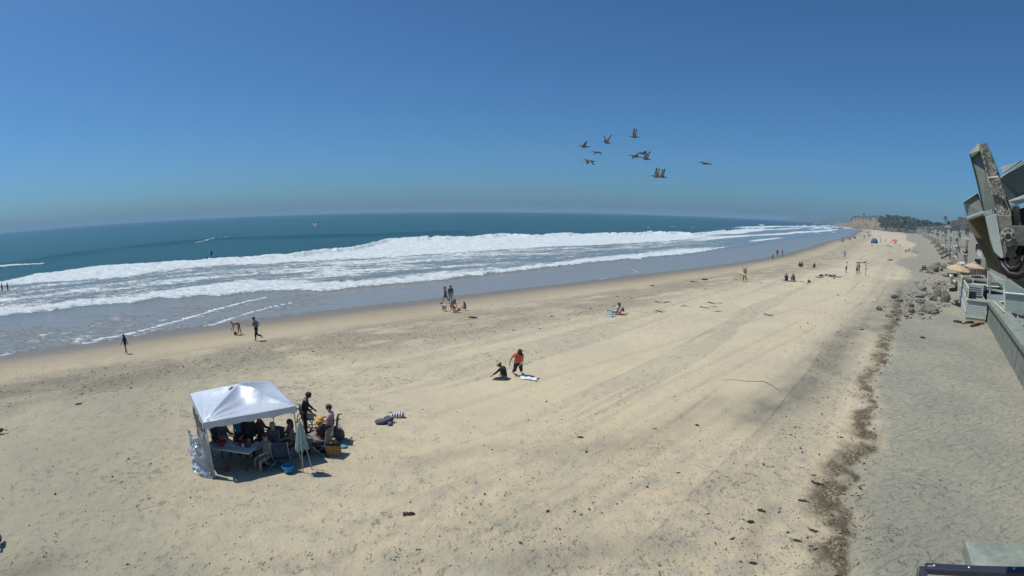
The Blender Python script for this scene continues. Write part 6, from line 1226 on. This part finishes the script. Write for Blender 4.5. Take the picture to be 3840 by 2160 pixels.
plate('door_glass', [(3640, 588, 1.68), (3690, 560, 1.68), (3752, 790, 1.65), (3688, 796, 1.64)], .004, mat('algae_glass', (.17, .205, .165), .3, .2, 5, .1, 20, spec=.5, col2=(.22, .27, .24), mixscale=4)); plate('door_frame', [(3634, 575, 1.67), (3660, 542, 1.66), (3672, 538, 1.66), (3674, 566, 1.65), (3644, 592, 1.67)], .03, mat('pale_flange', (.36, .40, .36))); plate('door_edge', [(3634, 576, 1.66), (3643, 590, 1.66), (3692, 794, 1.635), (3688, 798, 1.635)], .03, gdark)
plate('back_plate', [(3700, 545, 1.70), (3712, 560, 1.70), (3800, 800, 1.68), (3730, 812, 1.66)], .02, gdark); plate('spine', [(3668, 540, 1.645), (3702, 538, 1.66), (3795, 808, 1.62), (3737, 808, 1.60)], .06, crust, 1); plate('seam', [(3688, 568, 1.632), (3691, 566, 1.632), (3709, 652, 1.612), (3705, 654, 1.612)], .02, gdark); plate('clip', [(3703, 664, 1.585), (3743, 658, 1.59), (3752, 680, 1.59), (3742, 668, 1.588), (3706, 672, 1.585), (3716, 690, 1.583), (3706, 688, 1.583)], .01, mat('pale_clip', (.42, .43, .36), .6, .1, 10))
plate('lower_frame', [(3684, 795, 1.615), (3718, 786, 1.605), (3721, 778, 1.605), (3722, 804, 1.605), (3690, 812, 1.615)], .012, mat('pale_flange', (.36, .40, .36)))
plate('channel', [(3693, 812, 1.60), (3735, 800, 1.585), (3752, 900, 1.56), (3765, 969, 1.55), (3752, 968, 1.555), (3727, 945, 1.57), (3712, 900, 1.585)], .03, galv); plate('bracket_plate', [(3738, 806, 1.595), (3792, 806, 1.59), (3805, 940, 1.57), (3815, 962, 1.57), (3766, 971, 1.57), (3750, 890, 1.58)], .03, mat('stained_steel', (.15, .15, .12), .6, .2, 9, .3, 40, metal=.3))
plate('hood', [(3751, 666, 1.60), (3850, 596, 1.66), (3990, 530, 1.75), (3990, 740, 1.75), (3850, 752, 1.66), (3786, 773, 1.60), (3765, 700, 1.60)], .012, mat('hood_sheet', (.10, .125, .115), .5, .25, 6, .15, 30, metal=.35, col2=(.15, .17, .16), mixscale=5)); plate('hood_lip', [(3782, 752, 1.59), (3850, 726, 1.64), (3990, 716, 1.73), (3990, 745, 1.73), (3850, 756, 1.64), (3790, 776, 1.59)], .012, mat('pale_flange', (.36, .40, .36)), 0); plate('hood_flap', [(3754, 626, 1.63), (3826, 604, 1.66), (3840, 600, 1.67), (3762, 652, 1.62)], .006, galv); plate('hood_edge', [(3750, 664, 1.595), (3850, 594, 1.65), (3990, 528, 1.74), (3990, 534, 1.74), (3850, 599, 1.65), (3752, 670, 1.595)], .014, mat('pale_flange', (.36, .40, .36)))
plate('shadow_box', [(3793, 790, 1.64), (3990, 740, 1.76), (3990, 850, 1.76), (3806, 850, 1.64)], .10, mat('dark_interior', (.03, .026, .022), .9)); plate('inner_rib', [(3795, 776, 1.62), (3822, 768, 1.63), (3830, 848, 1.62), (3806, 850, 1.62)], .02, rust)
plate('arm_plate', [(3768, 846, 1.55), (3990, 845, 1.62), (3990, 922, 1.62), (3790, 922, 1.55), (3762, 880, 1.55)], .03, mat('stained_steel', (.15, .15, .12)))
def lathe_on(name, px, py, r0, prof, m, parent=lamp):
    q = MB(); q.lathe(prof, 16); zq = (-axd).to_track_quat('Z', 'Y'); c = LP(px, py, r0); q.v = [tuple(c + zq @ Vector(v)) for v in q.v]; return q.build(name, m, parent, True)
kn = lathe_on('pivot_knob', 3781, 888, 1.55, [(.021, -.004), (.024, .004), (.022, .011), (.014, .012), (.013, .018), (.008, .019), (.006, .010), (0, .010)], crust)
for k in range(9):
    a = k * .7; q = MB(); q.blob(LP(3781 + 26 * math.cos(a) * .85, 888 + 28 * math.sin(a), 1.54), (.006, .006, .006), k, .5, 1); q.build('crust_lump', crust, kn)
q = MB(); q.tube([LP(3752, 968, 1.58), LP(3760, 1000, 1.56), LP(3785, 1030, 1.55), LP(3815, 1036, 1.55), LP(3850, 1022, 1.56), (LP(3920, 980, 1.6))], .011, 8); q.build('cable', cable, lamp, True)
q = MB(); q.tube([LP(3776, 968, 1.58), LP(3770, 990, 1.56), LP(3785, 1012, 1.55), LP(3812, 1008, 1.56), LP(3832, 980, 1.57), LP(3850, 930, 1.6)], .009, 8); q.build('cable', cable, lamp, True)
q = MB(); q.tube([LP(3800, 966, 1.6), LP(3820, 950, 1.6), LP(3834, 920, 1.6), LP(3845, 880, 1.62)], .010, 8); q.build('cable', cable, lamp, True)
# ------------------------------------------------------------------ pelicans, each over its own shadow on the sand
pel_d = mat('pelican_brown', (.035, .03, .03), .8, .2, 5); pel_l = mat('pelican_grey', (.13, .11, .105), .8, .15, 4); pel_w = mat('pelican_pale', (.27, .245, .23), .8, .1, 4)
def wing(s, lift, sweep, L_=.62, fold=0.0, bend=.0):
    """a pelican's wing: arm up or down by lift, hand bent by bend"""
    P_ = []; e1_ = Vector((s * math.cos(lift) * .30, .03, math.sin(lift) * .30)); l2 = lift + bend; e2_ = e1_ + Vector((s * math.cos(l2) * .34, -.08 - sweep, math.sin(l2) * .34))
    rows = []
    for i, f in enumerate(np.linspace(0, 1, 9)):
        c = Vector((s * .05, .04, .02)).lerp(e1_, f * 2) if f < .5 else e1_.lerp(e2_, f * 2 - 1); ch = .20 * (1 - .75 * max(0, f - .45) / .55) ; fr_ = .012 * math.sin(i * 2.9)
        th = .014 * (1 - .7 * f)
        rows.append([c + Vector((0, ch * .35, 0)), c + Vector((0, ch * .1, th)), c + Vector((0, -ch * .3, th * .6)), c + Vector((0, -ch * .75 + fr_, 0)), c + Vector((0, -ch * .3, -th * .4)), c + Vector((0, ch * .1, -th * .3)), c + Vector((0, ch * .35, 0))])
    q = MB(); q.grid(rows); tip = MB(); tip.grid(rows[6:])
    q2 = MB(); q2.grid(rows[:7]); return q2, tip
def pelican(label, loc, head, lift, bend, bank, pitch=0, S=1.3):
    t = thing('pelican', label, 'pelican', loc, head, 'pelicans flying over the beach', S); t.rotation_euler = (pitch, bank, head)
    q = MB(); prof = [(0, -.34), (.035, -.28), (.075, -.12), (.085, .02), (.06, .13), (.042, .18), (.04, .2)]
    q.lathe(prof, 10); q.v = [(v[0], v[2], v[1] * .9) for v in q.v]
    nk = [(0, .15, .02), (0, .20, .055), (0, .225, .09), (0, .255, .085), (0, .30, .07)]; q.tube(nk, [.045, .04, .036, .036, .02], 8); q.build('body', pel_l, t, True)
    q = MB(); q.tube([(0, .285, .078), (0, .42, .045), (0, .50, .03)], [.020, .012, .004], 6); q.build('bill', pel_d, t)
    q = MB(); q.prism([(-.05, -.3, .0), (.05, -.3, 0), (.07, -.42, -.005), (-.07, -.42, -.005)], (0, 0, .012)); q.build('tail', pel_d, t)
    for s in (1, -1):
        l_ = lift[0] if s > 0 else lift[1]; b_ = bend[0] if s > 0 else bend[1]
        a, tip = wing(s, l_, .05, bend=b_); w_ = a.build('wing', pel_w if l_ > .2 else pel_l, t, True); tip.build('wing_tip', pel_d, w_, True)
    return t
def cb2(x, y): return (2120 + x * .22516, 460 + y * .22516)
Lsun = Vector((sun_vec.x, sun_vec.y, sun_vec.z))
SHP = dict(zip(range(11), [(435, 483), (525, 465), (465, 572), (475, 527), (802, 430), (665, 537), (940, 410), (900, 533), (940, 572), (930, 485), (1365, 597)]))
BD = [(310, 400, (.25, .15), (.1, .1), .35, 'leftmost pelican with level wings, seen edge on'), (520, 495, (.15, .15), (-.75, -.75), -.1, 'pelican with drooped wings just right of the leftmost'), (400, 640, (.1, -.5), (-.2, -.5), .25, 'lowest pelican of the left cluster, one wing hanging'), (690, 335, (1.05, 1.05), (-.1, -.1), 0, 'pelican holding both wings high in a V'), (1150, 240, (1.25, 1.0), (.15, .1), .1, 'topmost pelican with a wing raised straight up'), (1165, 565, (.4, .2), (-.6, -.3), .25, 'pelican left of the big pair, wings half folded'), (1300, 515, (.2, .2), (-.2, -.2), .1, 'pelican half hidden behind the raised wing of the big pair'), (1345, 605, (1.2, .9), (.1, -.1), .05, 'pelican at the centre with the longest raised wing'), (1520, 900, (1.0, 1.15), (.1, -.2), 0, 'left one of the lowest pelican pair'), (1615, 905, (1.25, 1.1), (-.2, .1), .0, 'right one of the lowest pelican pair'), (2330, 680, (.4, -.5), (.2, -.4), .5, 'pelican far right of the flock, banking')]
for k, (x, y, lf, bn_, bank, lb) in enumerate(BD):
    d = ray(*cb2(x, y)); d = Vector(d).normalized(); g_ = at(2200 + SHP[k][0] * .4658, 900 + SHP[k][1] * .4658); o_ = Vector((0, 0, CAMH)); w0 = o_ - g_
    a, b, c = 1.0, d.dot(Lsun), 1.0; dd, ee = d.dot(w0), Lsun.dot(w0); tt = (b * ee - c * dd) / (a * c - b * b); loc = o_ + d * max(36, min(50, tt)) - d * 0
    hd = math.pi / 2 - math.atan2(loc.x, loc.y) + (.15, -.5, .4, .85, -.35, .45, .2, .55, -.3, .35, .6)[k]           # flying to the left of the picture
    pelican(lb, loc, hd, lf, bn_, bank)
# a sea bird above the water
sp_ = at_r(1180, 845, 75); gull = pelican('single pale sea bird gliding low above the green water', sp_, 2.4, (.9, -.2), (-.3, .2), .6, .4, 1.5); gull.name = 'gull'; gull['category'] = 'gull'; gull['group'] = 'sea birds'
for ch in gull.children:
    if ch.name.split('.')[0] in ('wing', 'body'): ch.data.materials[0] = mat('gull_white', (.55, .55, .56), .8, .1, 4)
# two dark birds on the sand at the left edge
def crow(label, loc, head, S):
    t = thing('bird', label, 'bird', loc, head, 'dark birds on the sand', S); cm = mat('crow_feathers', (.03, .026, .045), .5, .2, 12); q = MB(); q.blob((0, 0, .2), (.09, .2, .09), 3, .05, 2); q.tube([(0, .14, .24), (0, .2, .32)], [.06, .05], 8); q.blob((0, .22, .34), (.06, .07, .06), 2, .04, 2); q.build('body', cm, t, True)
    q = MB(); q.tube([(0, .27, .34), (0, .37, .325)], [.022, .004], 6); q.build('beak', pel_d, t); q = MB(); q.prism([(-.03, -.15, .2), (.03, -.15, .2), (.055, -.42, .13), (-.055, -.42, .13)], (0, 0, .02)); q.build('tail', cm, t)
    for s in (-1, 1): q = MB(); q.tube([(s * .03, 0, .13), (s * .03, .02, 0), (s * .03, .07, .005)], .008, 5); q.build('leg', pel_d, t); q = MB(); q.blob((s * .08, -.03, .21), (.025, .17, .07), 4, .05, 1); q.build('wing', cm, t, True)
    return t
crow('dark bird on the sand at the left edge, upper one', at(3, 1628), 2.3, .9); crow('dark bird on the sand at the left edge, lower one with long tail', at(4, 2042), .75, .95)
# ------------------------------------------------------------------ weed, driftwood and stones lying on the sand
weed = mat('dried_kelp', (.045, .033, .018), .85, .25, 9, .3, 20); dw = mat('driftwood', (.10, .075, .05))
def kelp(label, px, py, wpx, seed, name='kelp_clump', hpx=None, m=None):
    p = at(px, py); hd = math.hypot(p.x, p.y, CAMH); s = wpx * hd / FPX / 2; r = random.Random(seed); q = MB(); ang = r.uniform(-.3, .3) - math.atan2(p.x, p.y)
    for k in range(9):
        a = r.uniform(0, 6.28); L_ = s * r.uniform(.4, 1.0); x0, y0 = r.gauss(0, s * .3), r.gauss(0, s * .12); P_ = []
        for j in range(5): f = j / 4; P_.append((x0 + math.cos(a) * L_ * (f - .5) + r.gauss(0, s * .08), y0 + math.sin(a) * L_ * .4 * (f - .5) + r.gauss(0, s * .06), s * (.06 + .16 * r.random() * math.sin(PI * f))))
        q.tube(P_, [s * .03, s * .07, s * .09, s * .06, s * .02], 5)
    q.blob((0, 0, s * .05), (s * .5, s * .22, s * .12), seed, .4, 2, -.4)
    o = q.build(name, m or weed, None, True, p); o.rotation_euler[2] = ang; return tag(o, label, 'kelp' if 'kelp' in name else 'driftwood', 'weed and driftwood scattered on the sand')
def R_(x, y): return (2200 + x / 1.685, 1300 + y / 1.685)
def M_(x, y): return (1200 + x / 2.147, 1500 + y / 2.147)
KL = [(M_(710, 922), 74, 'big dark kelp clump left of the long groove, front centre'), (M_(2103, 303), 40, 'dark kelp bundle on the warm sand right of centre'), (M_(2103, 922), 20, 'small upright dark lump right of the front centre'), (R_(1455, 868), 62, 'long dark kelp strip left of the weed line, lower right'), (R_(1435, 815), 30, 'small kelp piece just above the long strip'), (R_(1355, 975), 55, 'slanting dark kelp strip at the lower right'), (R_(1105, 1040), 60, 'loose kelp patch left of the slanting strip'), (R_(1040, 1110), 48, 'brown kelp mound at the lower right sand'), (R_(1430, 1165), 50, 'dark kelp mound near the bottom of the weed line'), (R_(1325, 1225), 55, 'two dark kelp strands near the bottom right'), (R_(1055, 1370), 56, 'flat brown kelp mat at the bottom right'), (R_(1610, 575), 28, 'dark stone like lump beside the weed line'), (R_(580, 798), 22, 'tiny pointed weed piece in the middle right sand'), (R_(430, 520), 22, 'thin dark twig on the warm sand'), (R_(475, 192), 10, 'tiny dark scrap far right of the seated pair'), ((296, 1516), 36, 'curved dark twig on the sand left of the tent'), ((318, 1452), 20, 'dark clod on the trampled strip, left side'), ((38, 1514), 14, 'dark pebble on the sand by the left edge'), ((2315, 1113), 16, 'short dark stick above the reclining person'), ((2344, 1118), 14, 'dark twig right of the short stick'), ((2448, 1072), 22, 'dark stick on the damp strip mid beach'), ((1775, 1193), 44, 'thin dark stick below the digging family'), ((1948, 1156), 12, 'small dark lump right of the digging family'), ((1975, 1200), 12, 'small dark lump below the damp strip, centre'), ((2070, 1187), 22, 'thin stick on the damp strip, centre right'), ((2640, 1050), 42, 'row of dark weed bits left of the surfboard carrier'), ((2600, 1058), 30, 'weed bits at the left end of the dark row'), ((2760, 1048), 14, 'small driftwood left of the surfboard carrier'), (R_(1900, 990), 12, 'tiny curved black scrap on the grey sand at right'), ((3460, 1268), 40, 'twig pile on the grey sand below the seawall'), ((3232, 1237), 24, 'thin black twig on the dark sand'), ((3140, 1246), 16, 'short black twig left of the dark sand')]
for k, (pp2, w_, lb) in enumerate(KL): kelp(lb, pp2[0], pp2[1], w_, 300 + k)
q = MB(); gr_ = [at(*R_(x, y)) + Vector((0, 0, .02)) for x, y in ((850, 212), (930, 210), (1010, 220), (1120, 222), (1170, 245), (1230, 290))]; q.tube(gr_, [.004, .008, .010, .011, .009, .004], 5); tag(q.build('kelp_strand', weed), 'long curved brown kelp strand on the warm sand', 'kelp')
# the weed line itself: thousands of small dry scraps, one mass
q = MB(); r = np.random.default_rng(77); WP = [at(px, py) for px, py in WR]; LL = [(b - a).length for a, b in zip(WP[:-1], WP[1:])]; cw_ = np.cumsum([0] + LL)
KP = []
for k in range(5200):
    t_ = cw_[-1] * r.random() ** 1.5; t_ = cw_[-1] - t_; i = min(len(LL) - 1, int(np.searchsorted(cw_, t_) - 1)); f = (t_ - cw_[i]) / LL[i]; p = WP[i].lerp(WP[i + 1], max(0, f)); dv = (WP[i + 1] - WP[i]).normalized(); nv_ = Vector((dv.y, -dv.x, 0))
    off = r.exponential(.5) - .2 if r.random() < .75 else r.exponential(2.2); p = p + nv_ * (-off if nv_.dot(Vector((1, -1, 0))) > 0 else off); KP.append((p.x, p.y))
KP = np.array(KP); KZ = ground_z(KP[:, 0], KP[:, 1])
for (x, y), z in zip(KP, KZ):
    if math.hypot(x, y) > 75: continue
    s = r.uniform(.015, .05); a = r.uniform(0, 6.28); ca, sa = math.cos(a), math.sin(a); L_ = s * r.uniform(1, 2.8); h_ = s * r.uniform(.5, 1.3); z = z + .005
    q.add([(x - ca * L_, y - sa * L_, z), (x + sa * s * .4, y - ca * s * .4, z), (x + ca * L_, y + sa * L_, z + h_ * .5), (x - sa * s * .4, y + ca * s * .4, z), (x, y, z + h_)], [(0, 1, 4), (1, 2, 4), (2, 3, 4), (3, 0, 4)])
tag(q.build('kelp_wrack', weed, None, fix=False), 'brown line of dried weed scraps along the back of the beach', None, None, 'stuff')
# pebbles, chips and clods strewn over the beach, one mass
q = MB(); r = np.random.default_rng(78); n_ = 5200
PX = np.concatenate([r.uniform(-50, 3350, 1100), r.uniform(-50, 2900, 1500), r.uniform(3000, 3420, 700)]); PY = np.concatenate([1330 + 830 * r.random(1100) ** .9, np.zeros(1500), r.uniform(1030, 1330, 700)])
sy_ = np.interp(PX[1100:2600], [0, 470, 900, 1500, 2000, 2400, 2900], [1440, 1390, 1335, 1260, 1205, 1120, 1030]); PY[1100:2600] = sy_ + r.normal(0, 1, 1500) * np.interp(PX[1100:2600], [0, 2900], [45, 12])
XY = np.array([at_z(px, py, -.25)[:2] for px, py in zip(PX, PY)]); ZZ = ground_z(XY[:, 0], XY[:, 1])
for (x, y), z in zip(XY, ZZ):
    hd = math.hypot(x, y); s = r.uniform(.006, .02) * (1 + hd / 40) * (2.0 if r.random() < .06 else 1); a = r.uniform(0, 6.28); ca, sa = math.cos(a), math.sin(a); L_ = s * r.uniform(1, 2.2)
    q.add([(x - ca * L_, y - sa * L_, z - .005), (x + sa * s, y - ca * s, z - .005), (x + ca * L_, y + sa * L_, z - .005), (x - sa * s, y + ca * s, z - .005), (x, y, z + s * .9)], [(0, 1, 4), (1, 2, 4), (2, 3, 4), (3, 0, 4)])
tag(q.build('beach_debris', mat('debris', (.07, .058, .042), .9, .3, 3), None, fix=False), 'dark weed chips and pebbles strewn over the sand', None, None, 'stuff')
bake_skins()
